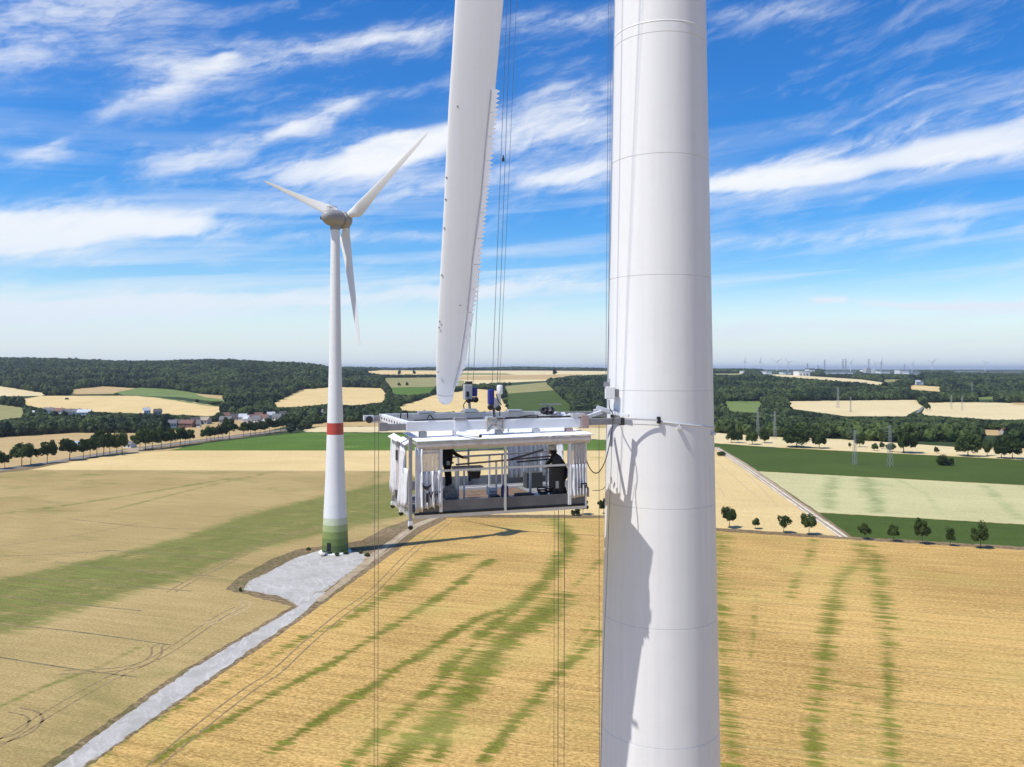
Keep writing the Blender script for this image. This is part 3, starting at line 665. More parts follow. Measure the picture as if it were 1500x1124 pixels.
for h_ in HOUSES: PXF.append(np.array([(h_[0] - 6, h_[1] - 7), (h_[0] + 6, h_[1] - 7), (h_[0] + 6, h_[1]), (h_[0] - 6, h_[1])], float))
PXF.append(np.array([(1115, 541), (1190, 541), (1190, 550), (1115, 550)], float)); PXF.append(np.array([(1205, 542), (1258, 542), (1258, 549), (1205, 549)], float))
PXF.append(np.array([(1262, 538), (1350, 540), (1350, 550), (1262, 548)], float)); PXF.append(np.array([(1338, 556), (1356, 556), (1356, 563), (1338, 563)], float))
PXF.append(np.array([(1395, 540), (1500, 541), (1500, 548), (1395, 547)], float))
def scatter_forest():
    cand = []
    for d0, d1, sp, rmin, rmax in ((604, 1000, 7.0, 3.6, 6.6), (1000, 1750, 8.4, 4.2, 7.4), (1750, 3600, 11.5, 6.0, 10.0), (3600, 6500, 30, 13, 19), (6500, 9000, 60, 26, 34)):
        w0 = -950; w1 = 950; area = (d1 * d1 - d0 * d0) / 2 * (w1 - w0) / F; n = int(area / sp / sp)
        y = np.sqrt(rng.uniform(d0 * d0, d1 * d1, n)); u = rng.uniform(w0, w1, n) / F
        r = rng.uniform(rmin, rmax, n); cand.append(np.column_stack([u * y, y, r, np.full(n, d0 >= 3600)]))
    c = np.concatenate(cand); x, y, r, farf = c.T; z = terr(x, y); h = r * rng.uniform(1.55, 2.15, len(r)); h = np.where(farf > 0, rng.uniform(13, 19, len(r)), h)
    ok = np.ones(len(x), bool)
    for i, o in enumerate(OUT):
        if FIELDS[i][0] != 'far_plain': ok &= ~inpoly(x, y, o)
    ok &= ~((x > 4500) & (y > 8000))
    px = CX + F * x / y
    for it in range(2):
        pyt = HZ + (H - z - h) * F / y; hit = np.zeros(len(x), bool)
        for fr in (.25, .6, 1.0):
            q = HZ + (H - z - h * fr) * F / y
            for po in PXF: hit |= inpoly(px, q + 1.2, po)
        if it == 0: h = np.where(hit, h * .6, h); r = np.where(hit, r * .7, r)
    ok &= ~hit
    # thin, patchy growth on open ground among the village houses and along the valley
    x, y, z, r, h = x[ok], y[ok], z[ok], r[ok], h[ok]
    big = np.array([mnoise.noise(Vector((a * .004, b * .004, 0))) for a, b in zip(x, y)])
    h = h * (1 + .25 * big); r = r * (1 + .2 * big)
    pick = rng.integers(0, 5, len(x)); pick = np.where((rng.random(len(x)) < .10) | ((y < 760) & (rng.random(len(x)) < .3)), 5, pick)
    pos = np.column_stack([x, y, z + h * .45]); sc = np.column_stack([r, r * rng.uniform(.85, 1.1, len(r)), h * .56])
    rt = rng.uniform(0, 6.28, len(x))
    print('forest crowns', len(x))
    pxx = CX + F * x / y
    left = (pxx < 560) & (y > 1150); mid = (pxx >= 560) & (pxx < 1000); right = pxx >= 1000; near = (pxx < 560) & ~left
    for nm, s in (('forest', left), ('valley_woodland', near), ('hedgerow_woodland', mid), ('woodland', right)):
        gn_scatter(nm, pos[s], sc[s], rt[s], pick[s])
scatter_forest()

# single trees: trunk with limbs + crown of leaf clumps
CROWN = [crown_mesh('crown_%d' % i, i, 17 + 3 * i, 2400, .075, LEAF, flat=.9, spread=.92, core=.46) for i in range(4)]
CROWN_THIN = [crown_mesh('thin_crown_%d' % i, 20 + i, 18, 1200, .075, LEAF, flat=1.08, spread=.9, core=.30) for i in range(3)]
CROWN_PALE = [crown_mesh('pale_crown', 40, 22, 1800, .09, LEAF_Y, flat=.9, spread=.74, core=.5)]
def trunk_mesh(seed, lean=0.0):
    r = random.Random(seed); mb = MB()
    a = (r.uniform(-.04, .04), r.uniform(-.04, .04), .5)
    mb.tube([(0, 0, -.05), a, (a[0] * 2, a[1] * 2, 1.0)], [.055, .038, .02], 8)
    for k in range(6):
        t = r.uniform(0, 6.28); z0 = r.uniform(.45, .75); L = r.uniform(.28, .4)
        mb.tube([(a[0], a[1], z0), (a[0] + math.cos(t) * L * .5, a[1] + math.sin(t) * L * .5, z0 + .16), (math.cos(t) * L, math.sin(t) * L, z0 + .22 + L * .3)], [.02, .013, .006], 5)
    me = bpy.data.meshes.new('trunk_%d' % seed); me.from_pydata(mb.v, [], mb.f); me.polygons.foreach_set('use_smooth', mb.sm); me.materials.append(BARK); return me
TRUNK = [trunk_mesh(i) for i in range(4)]
def tree(name, px, py, hpx, wpx, label, cat='tree', group=None, style='full', clear=.30, dz=0.0):
    p = G3(px, py); k = p.y / F; h = hpx * k; rad = wpx * k / 2
    e = empty(name, p, random.uniform(0, 6.28)); tag(e, label, cat, group)
    src = {'full': CROWN, 'thin': CROWN_THIN, 'pale': CROWN_PALE}[style]
    ch = h * (1 - clear)
    c = link_mesh('crown', random.choice(src), e); c.location = (0, 0, h * clear + ch * .5); c.scale = (rad * 1.08, rad * 1.08, ch * .66)
    t = link_mesh('trunk', random.choice(TRUNK), e); t.scale = (max(rad * .9, h * .33), max(rad * .9, h * .33), h * (clear + .42))
    return e
ORD = ['first', 'second', 'third', 'fourth', 'fifth', 'sixth', 'seventh', 'eighth', 'ninth', 'tenth', 'eleventh', 'twelfth', 'thirteenth', 'fourteenth', 'fifteenth', 'sixteenth', 'seventeenth', 'eighteenth', 'nineteenth', 'twentieth',
       'twenty-first', 'twenty-second', 'twenty-third', 'twenty-fourth', 'twenty-fifth', 'twenty-sixth', 'twenty-seventh', 'twenty-eighth', 'twenty-ninth', 'thirtieth', 'thirty-first', 'thirty-second', 'thirty-third', 'thirty-fourth', 'thirty-fifth', 'thirty-sixth', 'thirty-seventh', 'thirty-eighth']
AV = [(-3, 687, 26, 20), (7, 686, 19, 15), (32, 683, 30, 26), (45, 680.5, 27, 20), (69, 679, 29, 21), (102, 674.5, 29, 26), (122, 671.5, 25, 17), (132, 670, 25, 15), (142, 669, 29, 20), (152, 668, 33, 25), (161, 666.5, 27, 15), (171, 665.5, 27, 17), (179, 664.5, 27, 17),
      (205, 660, 24, 20), (213, 659, 27, 22), (223, 658.5, 24, 20), (236, 657, 25, 20), (250, 655.5, 24, 17), (264, 653, 23, 15), (271, 652, 20, 13), (278, 651.5, 20, 13),
      (303, 646.5, 18, 14), (309, 646, 18, 12), (314, 645, 18, 12), (320, 644, 18, 12), (326, 643.5, 18, 13), (336, 643, 27, 18), (357, 639, 18, 15), (367, 638, 17, 13), (374, 637, 17, 12), (381, 636.5, 17, 12), (388, 635.5, 17, 12), (395, 634.5, 20, 14), (403, 633.5, 17, 13), (411, 632, 17, 12), (419, 631, 17, 12), (427, 630, 16, 12), (434, 629, 15, 11)]
for i, (px, py, h, w) in enumerate(AV):
    size = 'tall broad' if h >= 29 else ('small' if h <= 17 else 'medium')
    where = 'left of the farm yard' if px < 190 else ('near the farm yard' if px < 290 else 'beside the green strip')
    tree('avenue_tree', px, py, h * 1.06, w * 1.08, '%s avenue tree, %s from left, %s' % (size, ORD[i], where), group='avenue trees along the country road', clear=.32)
RT = [(854, 754, 20, 15, 'young roadside tree right below the corner of the platform'), (844, 755, 9, 13, 'low round bush left of the young tree below the platform corner'), (884, 753, 20, 15, 'young roadside tree half hidden behind the left edge of the tower'),
      (1068.5, 773.5, 28, 20, 'full oval young tree, first right of the tower'), (1107, 775, 14, 11, 'smallest young tree of the row, second right of the tower'), (1148, 780.5, 24, 18, 'sparse airy young tree, third right of the tower'), (1185, 783.5, 28, 19, 'dense young tree just before the field track'),
      (1267, 790, 21, 16, 'young tree just past the field track against the dark green crop'), (1309, 793.5, 22, 14, 'narrow young tree between two larger ones against the dark green crop'), (1351, 797.5, 33, 18, 'tallest slim young tree of the right-hand row'),
      (1392, 800, 23, 14, 'thin see-through young tree, last but one in the right-hand row'), (1436.6, 803.5, 32, 21, 'round dark young tree at the right end of the row')]
for px, py, h, w, lb in RT:
    st = 'thin' if ('sparse' in lb or 'thin' in lb) else 'full'
    if 'bush' in lb: tree('roadside_bush', px, py, h, w, lb, 'bush', style='full', clear=.05)
    else: tree('young_tree', px, py, h * 1.04, w * 1.05, lb, group='young trees along the field edge', style=st, clear=.30)
BT = [(1071, 648.5, 17, 16, 'small round tree at the far left of the hedgerow trees beyond the green field', 'full'), (1081, 649, 15, 13, 'slighter tree just right of the first hedgerow tree', 'full'), (1102, 651.5, 22, 19, 'olive hedgerow tree in front of the left valley pylon', 'pale'), (1120, 649, 17, 14, 'neat small hedgerow tree between the two valley pylons', 'full'),
      (1167, 655.5, 25, 38, 'broadest spreading dark tree beyond the green field', 'full'), (1200, 657, 23, 19, 'single full tree right of the broad spreading one', 'full'), (1259, 655, 17, 12, 'slim tree behind the left field pylon', 'full'), (1245, 655.5, 6, 4, 'tiny bush left of the slim tree', 'full'), (1281, 660.5, 11, 10, 'small round green tree on the yellow strip', 'pale'),
      (1292, 657.5, 8, 7, 'dwarf tree beside the small round green one', 'full'), (1304, 662, 12, 14, 'pale bushy tree behind the right field pylon', 'pale'), (1324, 663.5, 35, 31, 'big dark oak right of the field pylons', 'full'), (1372, 664, 8, 6, 'little sapling left of the tall hedge trees', 'full'),
      (1418, 668.5, 28, 30, 'large rounded tree with a short trunk right of the lone bush', 'full'), (1446, 668, 22, 14, 'pale grey conical tree between large dark trees', 'pale'), (1467, 671.5, 27, 20, 'dark tree second from the right image edge', 'full'), (1483, 672.5, 30, 28, 'large dark tree at the right end beyond the green field', 'full')]
for px, py, h, w, lb, st in BT: tree('hedgerow_tree', px, py, h * 1.05, w * 1.05, lb, 'tree' if h > 8 else 'bush', 'trees on the far edge of the green field', st, clear=.14)
tree('field_bush', 1383, 681.5, 12, 23, 'lone dark bush standing in the middle of the green field', 'bush', clear=.02)
for px, py, h, w, lb in ((352, 867, 7, 5, 'dark weed bush at the left corner of the gravel pad'), (494, 814.5, 5, 8, 'low green shrub at the foot of the green tower base'), (507, 812, 6, 9, 'green shrub right of the green tower base'), (528, 811, 4, 7, 'green weed clump between tower and gravel road'),
                      (538, 815, 5, 10, 'reddish dry weed clump beside the dirt track'), (452, 806, 4, 8, 'dry weed tuft behind the gravel pad'), (1056, 668, 7, 14, 'low bush right of the tower beside the field track')):
    tree('shrub', px, py, h, w, lb, 'shrub', style='pale', clear=.0)
for px, py, h, w, lb in ((571, 577, 8, 6, 'small round tree at the left corner of the far green field'), (585, 566, 5, 5, 'tiny bush on the olive field left of the blade tip'), (596, 565.5, 5, 5, 'second tiny bush on the olive field left of the blade tip'),
                      (812, 550, 9, 7, 'round tree standing alone on the skyline left of the big tower'), (585, 549, 6, 5, 'left round tree on the ridge above the olive field'), (607, 549, 6, 5, 'right round tree on the ridge above the olive field'),
                      (98, 586, 3, 5, 'tiny bush in the big golden field on the left hill foot'), (1359, 601, 11, 9, 'dark round bush beside the country lane between the pale fields')):
    tree('field_tree', px, py, h, w, lb, clear=.1)

# ------------------------------------------------------------------ buildings
ROOF = {'red': mat('red_roof', (.16, .075, .055), .8, var=.3, vscale=1), 'grey': mat('grey_roof', (.13, .13, .135), .8, var=.2, vscale=1), 'dark': mat('dark_roof', (.055, .05, .052), .8, var=.2, vscale=1),
        'pale': mat('pale_roof', (.42, .44, .46), .6, var=.15, vscale=1), 'tan': mat('tan_roof', (.30, .25, .18), .8, var=.2, vscale=1), 'blue': mat('blue_grey_roof', (.32, .39, .46), .5, var=.1, vscale=1)}
WALL = {'white': mat('white_render', (.72, .71, .68), .85, var=.06, vscale=.5), 'grey': mat('grey_render', (.38, .36, .33), .85, var=.1, vscale=.5), 'brick': mat('brick_wall', (.26, .13, .09), .9, var=.2, vscale=2)}
GLASS = mat('dark_window', (.04, .05, .06), .15)
def house(name, p, w, dp, wh, rh, roof, wall, turn, label, cat, group=None, win=2, chim=True):
    e = empty(name, p, R(turn)); tag(e, label, cat, group)
    b = MB(); b.box((0, 0, wh / 2 - .5), (w, dp, wh + 1)); 
    for s in (-1, 1):
        x = s * (w / 2 - .012)
        b.add([(x, -dp / 2, wh), (x, dp / 2, wh), (x, 0, wh + rh - .1), (x - s * .25, -dp / 2, wh), (x - s * .25, dp / 2, wh), (x - s * .25, 0, wh + rh - .1)], [(0, 1, 2), (3, 5, 4), (0, 2, 5, 3), (1, 4, 5, 2)])
    b.build('wall', WALL[wall], e)
    r = MB(); o = .45; t = .22
    for s in (-1, 1):
        r.add([(-w / 2 - o, 0, wh + rh), (w / 2 + o, 0, wh + rh), (w / 2 + o, s * (dp / 2 + o), wh - .2), (-w / 2 - o, s * (dp / 2 + o), wh - .2),
               (-w / 2 - o, 0, wh + rh + t), (w / 2 + o, 0, wh + rh + t), (w / 2 + o, s * (dp / 2 + o), wh - .2 + t), (-w / 2 - o, s * (dp / 2 + o), wh - .2 + t)],
              [(0, 1, 2, 3), (7, 6, 5, 4), (3, 2, 6, 7), (0, 3, 7, 4), (1, 5, 6, 2)])
    ro = r.build('roof', ROOF[roof], e)
    if chim: MB().box((w * .22, .4, wh + rh + .4), (.7, .7, 1.4)).build('chimney', WALL['brick'], ro)
    for k in range(win):
        x = (k + .5) / win * w - w / 2
        MB().box((x, -dp / 2 - .02, wh * .55), (1.4, .12, 1.5)).build('window', GLASS, e)
    return e
for i, (px, py, w, dp, rf, wl, tn) in enumerate(HOUSES):
    where = 'upper cluster behind the valley trees' if px < 140 else ('hamlet above the avenue' if px < 310 else 'village beside the left turbine')
    rn = {'grey': 'grey', 'red': 'red', 'dark': 'dark', 'pale': 'pale', 'tan': 'tan'}[rf]; wn = {'white': 'white', 'grey': 'grey', 'brick': 'brick'}[wl]
    house('village_house', G3(px, py), w, dp, 4.2, 3.6, rf, wl, tn, '%s house with %s roof, %s house from the left, %s' % (wn, rn, ORD[i], where), 'house', 'houses of the village in the valley', win=3)
house('farm_shed', G3(118, 657), 9.5, 9, 2.8, 1.9, 'blue', 'white', 4, 'farm shed with pale blue roof behind the avenue trees', 'shed', win=2, chim=False)
house('farm_house', G3(190, 655.5), 6.5, 6, 2.2, 1.8, 'grey', 'white', -15, 'small white farm building at the bright yard between avenue trees', 'building', win=2, chim=False)
house('roadside_barn', G3(547, 619), 8, 7, 3.5, 2.0, 'pale', 'white', 20, 'small pale barn right of the left turbine tower before the trees', 'barn', win=1, chim=False)
# halls and plant on the far horizon
def hall(px, py, wpx, hpx, roofm, wallm, label, name='industrial_hall', dpt=60, d=None):
    if d is None: p = G3(px, py)
    else: x = (px - CX) / F * d; p = Vector((x, d, float(terr(x, d))))
    k = p.y / F; w = wpx * k; h = hpx * k
    e = empty(name, p, 0); tag(e, label, 'industrial building', 'halls on the horizon')
    MB().box((0, 0, h * .42 - 4), (w, dpt, h * .84 + 8)).build('wall', WALL[wallm], e)
    MB().box((0, 0, h * .84 + h * .08), (w * 1.01, dpt * 1.03, h * .16)).build('roof', ROOF[roofm], e)
    for q in range(3): MB().box(((q - 1) * w * .28, -dpt / 2 - .15, h * .25), (w * .10, .3, h * .4)).build('gate', GLASS, e)
    return e
for a in ((1103, 547.5, 34, 4, 'pale', 'white', 'long white hall at the left end of the horizon town'), (1123, 551, 8, 7, 'pale', 'white', 'bright white silo-like hall above the woods'), (1157, 548.5, 26, 3.5, 'pale', 'white', 'low white hall with grey front left of the white blocks'),
          (1174, 550.5, 16, 7, 'pale', 'white', 'tall white block beside a stepped building'), (1186, 549, 8, 9, 'grey', 'white', 'narrow white building with grey roof'), (1224, 549, 44, 4, 'pale', 'white', 'longest pale roofed hall right of the pylons'),
          (1293, 549, 14, 5, 'pale', 'white', 'white hall right of the power plant'), (1321, 549, 14, 7, 'pale', 'white', 'tall white hall in the middle of the horizon town'), (1336, 551.5, 20, 6, 'pale', 'white', 'broad white hall above the golden field'),
          (1380, 547, 22, 3, 'grey', 'white', 'flat grey hall left of the sea strip'), (1418, 548.5, 30, 4, 'pale', 'white', 'pale low hall before the sea strip'), (1452, 548, 26, 4, 'dark', 'grey', 'hall with dark roof before the sea strip'), (1482, 549.5, 20, 3.5, 'tan', 'white', 'tan low hall at the right edge of the horizon')):
    hall(*a)
house('white_farmhouse', G3(1344, 563.5), 14, 10, 7, 5, 'pale', 'white', 10, 'white twin house above the small golden field', 'house', win=3)
house('white_farmhouse', G3(1351, 563.5), 12, 10, 7, 5, 'dark', 'white', -10, 'white house with dark roof right of the twin house', 'house', win=3)
house('valley_cottage', G3(1473, 637), 8, 6, 3.2, 2.4, 'red', 'grey', 10, 'brick red cottage in the clearing among trees', 'house', win=2)
def power_plant():
    p = G3(1270, 547); k = p.y / F; e = empty('power_plant', p); tag(e, 'pale power plant with boiler block and chimneys on the horizon', 'power plant')
    W_ = WALL['white']
    for x, w, h in ((-6, 5, 5), (0, 6, 7.5), (6, 5, 6), (11, 4, 4)): MB().box((x * k, 0, h * k / 2 - 4), (w * k, 40, h * k + 8)).build('boiler_block', W_ if x else WALL['grey'], e)
    for x, h in ((-2, 12), (3, 11), (9, 9)): MB().lathe([(.3 * k, -4), (.2 * k, h * k)], 12, (x * k, 10, 0)).build('chimney', WALL['grey'], e)
power_plant()

# ------------------------------------------------------------------ pylons
STEEL = mat('galvanised_steel', (.36, .37, .37), .6, .3)
def pylon(px, py, hpx, label, arms=3, d=None, group='pylons of the overhead line'):
    if d: x = (px - CX) / F * d; p = Vector((x, d, float(terr(x, d))))
    else: p = G3(px, py)
    k = p.y / F; h = hpx * k; b = h * .052; t = h * .014; th = max(.05, .00007 * p.y)
    e = empty('lattice_pylon', p, .3); tag(e, label, 'pylon', group)
    lv = [0, .18, .34, .48, .6, .7, .79, .87, .94, 1.0]
    m = MB()
    def cn(f):
        w = b * (1 - f) + t * f; return [Vector((sx * w, sy * w, f * h)) for sx, sy in ((-1, -1), (1, -1), (1, 1), (-1, 1))]
    for a, c in zip(lv[:-1], lv[1:]):
        A, C = cn(a), cn(c)
        for i in range(4):
            m.bar(A[i], C[i], th * 1.6, th * 1.6); m.bar(A[i], C[(i + 1) % 4], th, th); m.bar(A[(i + 1) % 4], C[i], th, th); m.bar(C[i], C[(i + 1) % 4], th, th)
    m.build('lattice_mast', STEEL, e)
    for q in range(arms):
        z = h * (.97 - .12 * q); L = h * (.10, .15, .12)[q]
        a = MB().bar((-L, 0, z), (L, 0, z), th * 1.4, th * 1.4)
        for s in (-1, 1): a.bar((s * L, 0, z), (0, 0, z + h * .03), th, th); a.tube([(s * L, 0, z), (s * L, 0, z - h * .03)], th * .8, 6)
        a.build('crossarm', STEEL, e)
for a in ((1252, 681.5, 51, 'left grey lattice pylon standing on the green field'), (1303.6, 684.5, 61, 'right, taller lattice pylon standing on the green field'), (1110, 641, 42, 'left slim pylon before the valley wood beside the tower'), (1135, 643, 40, 'right slim pylon before the valley wood beside the tower'),
          (1227.5, 598, 30, 'pylon at the left edge of the pale valley field'), (1246, 604, 22, 'short pylon in the lower part of the pale valley field'), (1393.5, 599, 20, 'left pylon with shadow on the right pale field'), (1409.5, 602, 22, 'right pylon with shadow on the right pale field'), (1424, 582, 22, 'faint pylon before the dark woods above the pale field')):
    pylon(*a)
for i, (px, h) in enumerate(((1182.7, 12), (1198.5, 10), (1208, 19), (1234.7, 21), (1238.8, 21), (1272.6, 20), (1291, 14), (1325, 13))):
    pylon(px, 0, h, 'faint horizon pylon, %s from the left above the horizon town' % ORD[i], d=5200 + i * 60, group='pylons on the horizon')

# ------------------------------------------------------------------ wind turbines
def paint_mat(name, c, rough=.38, streak=.10):
    m = bpy.data.materials.new(name); m.use_nodes = True; T = NT(m.node_tree); p = T.n['Principled BSDF']
    p.inputs['Roughness'].default_value = rough; p.inputs['Specular IOR Level'].default_value = .4
    tc = T.new('ShaderNodeTexCoord')
    v = T.noise(T.mapping(tc.outputs['Object'], (6, 6, .12)), 1.0, 6, .6); b = T.noise(tc.outputs['Object'], 1.6, 5, .65)
    f = T.math('ADD', T.math('MULTIPLY', T.ramp(v, .35, .7), .6), T.math('MULTIPLY', T.ramp(b, .4, .75), .4))
    T.l.new(T.mix(T.math('MULTIPLY', f, 1.0), c, tuple(x * (1 - streak) for x in c)), p.inputs['Base Color'])
    T.l.new(T.math('ADD', T.math('MULTIPLY', f, .2), rough), p.inputs['Roughness'])
    bp = T.new('ShaderNodeBump'); bp.inputs['Strength'].default_value = .06; T.l.new(v, bp.inputs['Height']); T.l.new(bp.outputs[0], p.inputs['Normal'])
    return m
WHITE = paint_mat('white_tower_paint', (.745, .745, .73), .4, .07)
WHITE2 = paint_mat('white_blade_gelcoat', (.76, .76, .745), .32, .06)
GREYP = paint_mat('grey_nacelle_paint', (.30, .29, .275), .45, .15)
SEAM = mat('dark_seam', (.22, .22, .23), .9)
SEAL = mat('sealant_line', (.28, .28, .29), .8)
BLACK = mat('black_rubber', (.012, .012, .013), .6, var=.3)
DARK = mat('dark_metal', (.05, .05, .055), .5, .4)

def airfoil(ch, th, n=14):
    """closed section: chord along x (leading edge at -0.3 ch), thickness along y"""
    up = []
    for i in range(n + 1):
        t = .5 - .5 * math.cos(math.pi * i / n)
        y = 5 * th * (.2969 * math.sqrt(t) - .126 * t - .3516 * t * t + .2843 * t ** 3 - .1036 * t ** 4)
        up.append(((t - .3) * ch, y * ch))
    return up + [(x, -y * .8) for x, y in reversed(up[1:-1])]
def blade_mesh(name, L=38.0, m=None, curve=0.0):
    mb = MB(); rings = []; prof = [(1.4, 2.0, 1), (3.0, 2.3, .75), (4.5, 3.1, .42), (6.5, 3.25, .32), (10, 2.75, .26), (15, 2.15, .22), (22, 1.62, .19), (29, 1.2, .17), (34, .9, .16), (36.6, .62, .15), (37.6, .34, .15), (38, .06, .15)]
    for r, ch, th in prof:
        ch *= 1.0 if th >= .7 else 1.12
        a = airfoil(ch, th * .5 if th < 1 else .5, 14); tw = R(18) * (1 - r / 38) ** 1.5
        if th >= .7:
            k = len(a); a = [((math.cos(math.pi + 2 * math.pi * i / k) + .0) * ch / 2, -math.sin(math.pi + 2 * math.pi * i / k) * ch / 2) for i in range(k)]
        rings.append([Vector((x * math.cos(tw) - y * math.sin(tw), x * math.sin(tw) + y * math.cos(tw) + curve * (r / 38) ** 2, r * L / 38)) for x, y in a])
    n = len(rings[0]); vs = [v for q in rings for v in q]; fs = [(i * n + k, i * n + (k + 1) % n, (i + 1) * n + (k + 1) % n, (i + 1) * n + k) for i in range(len(rings) - 1) for k in range(n)]
    mb.add(vs, fs, True); mb.add(rings[-1], [tuple(range(n))])
    me = bpy.data.meshes.new(name); me.from_pydata(mb.v, [], mb.f); me.polygons.foreach_set('use_smooth', mb.sm); me.materials.append(m or WHITE2); me.update(); return me
BLADE = blade_mesh('blade')
def nacelle(root, hub_z, n, blades, label_dirty=True, s=1.0):
    """egg-shaped machine house and rotor head on top of a tower; n = unit vector towards the rotor"""
    n = Vector(n).normalized(); e1 = Vector((n.y, -n.x, 0)); up = Vector((0, 0, 1))
    M = Matrix((e1, up, n)).transposed()          # local x=e1, y=up, z=n
    c = (0, 0, hub_z)
    MB().lathe([(r * s, z * s * .74) for r, z in ((.02, -6.6), (.7, -6.45), (1.35, -5.9), (1.9, -4.9), (2.3, -3.4), (2.5, -1.6), (2.55, .6), (2.5, 2.0), (1.9, 2.25))], 32, c, M).build('nacelle', GREYP, root)
    MB().lathe([(r * s, z * s * .84) for r, z in ((2.1, 2.3), (2.55, 2.4), (2.62, 3.2), (2.55, 4.6), (2.2, 5.9), (1.5, 6.9), (.7, 7.4), (.02, 7.55))], 32, c, M).build('rotor_hub', GREYP, root)
    MB().lathe([(1.45 * s, hub_z - 3.4 * s), (1.5 * s, hub_z - 2.0 * s)], 32).build('yaw_collar', GREYP, root)
    rl = MB()
    for k in range(6):
        a = n * (-2.6 + k * .5) * s + up * (2.45 * s); 
        rl.tube([Vector(c) + a + e1 * .8, Vector(c) + a + e1 * .8 + up * .9], .05, 6); rl.tube([Vector(c) + a - e1 * .8, Vector(c) + a - e1 * .8 + up * .9], .05, 6)
    for sg in (-.8, .8): rl.tube([Vector(c) + n * -2.6 + up * 3.3 + e1 * sg, Vector(c) + n * -.1 + up * 3.3 + e1 * sg], .05, 6)
    rl.tube([Vector(c) + n * -2.2 + up * 2.4, Vector(c) + n * -2.2 + up * 4.6], .05, 6)
    rl.build('service_railing', DARK, root)
    MB().box(Vector(c) + n * (-3.9 * s) - up * .3 + e1 * (-1.5 * s), (.7, .9, .7), M).build('hatch', BLACK, root)
    for th, pitch, me in blades:
        d = (up * math.cos(R(th)) + e1 * math.sin(R(th))).normalized(); t = n.cross(d)      # blade axis, in-plane chord
        cd = (t * math.cos(R(pitch)) + n * math.sin(R(pitch))); td = d.cross(cd)
        o = link_mesh('rotor_blade', me, root); MM = Matrix((cd, td, d)).transposed().to_4x4(); MM.translation = Vector(c) + n * (4.2 * s); o.matrix_local = MM
        MB().lathe([(1.15, 1.0), (1.2, 1.9), (1.05, 2.9)], 24, Vector(c) + n * 4.2 * s, Matrix((cd, td, d)).transposed()).build('blade_collar', GREYP, root)

def tower_segments(root, prof, seams, mats, seg=64, gap=.02, sub=None):
    """stacked concrete or steel cans with fine recessed joints; each can is a part"""
    for i in range(len(seams) - 1):
        z0, z1 = seams[i], seams[i + 1]; r0, r1 = prof(z0), prof(z1)
        m = MB().lathe([(r0, z0 + gap), (r1, z1 - gap * .5)], seg, cap=False)
        m.lathe([(r0 - gap, z0), (r0 - gap, z0 + gap * .5), (r0, z0 + gap)], seg, smooth=False, cap=False); m.lathe([(r1, z1 - gap * .5), (r1 - gap, z1)], seg, smooth=False, cap=False)
        o = m.build('tower_segment', mats(i, z0, z1), root)
    return
def prof_from(zs, rs): return lambda z: float(np.interp(z, zs, rs))

# neighbouring turbine with green graded foot and a red ring
tb = G3(491, 808.5); T1 = empty('wind_turbine', tb); tag(T1, 'complete white wind turbine with green graded foot and red ring on the gravel pad', 'wind turbine')
p1 = prof_from([0, 2.4, 6.5, 10.3, 22, 37, 54, 75, 92, 96], [3.9, 3.78, 3.62, 3.42, 2.85, 2.36, 1.84, 1.52, 1.30, 1.25])
GRN = [mat('foot_green_%d' % i, c, .55, var=.08, vscale=.5) for i, c in enumerate(((.085, .13, .03), (.14, .195, .045), (.21, .27, .075), (.34, .40, .17), (.55, .58, .40)))]
REDR = mat('red_ring_paint', (.44, .055, .035), .5, var=.1, vscale=.5)
s1 = [0, 2.4, 4.4, 6.4, 8.3, 10.3] + [10.3 + 3.45 * k for k in range(1, 8)] + [34.6, 38.0] + [38.0 + 3.63 * k for k in range(1, 17)]
s1 = sorted(set(round(v, 2) for v in s1 if v < 34.45 or v > 34.55)); s1 = [v for v in s1 if not (33.0 < v < 34.5)]
def m1(i, z0, z1): return GRN[i] if z1 < 10.4 else (REDR if abs(z0 - 34.6) < .1 else WHITE)
tower_segments(T1, p1, s1, m1, 56, .03)
nacelle(T1, 98.2, (math.sin(R(31.1)), math.cos(R(31.1)), 0), [(54.6, 8, BLADE), (-65.4, -22, BLADE), (171.0, -22, BLADE)])
MB().lathe([(4.7, .02), (4.6, .30), (3.7, .45)], 48).build('foundation_ring', WALL['white'], T1)
ds = MB(); ds.box((-1.0, -3.72, 2.2), (1.1, .25, 2.3)).build('door', BLACK, T1)
st = MB()
for k in range(6): st.box((-2.1 + k * .0, -4.4 - k * .28, 1.0 - k * .17), (1.2, .28, .06))
for s_ in (-.6, .6): st.tube([(-2.1 + s_, -4.0, 2.0), (-2.1 + s_, -4.4, 2.0), (-2.1 + s_, -6.0, 1.1), (-2.1 + s_, -6.0, .1)], .04, 6)
st.box((-1.4, -4.2, 1.05), (2.2, .9, .08)); st.build('access_stairs', DARK, T1)

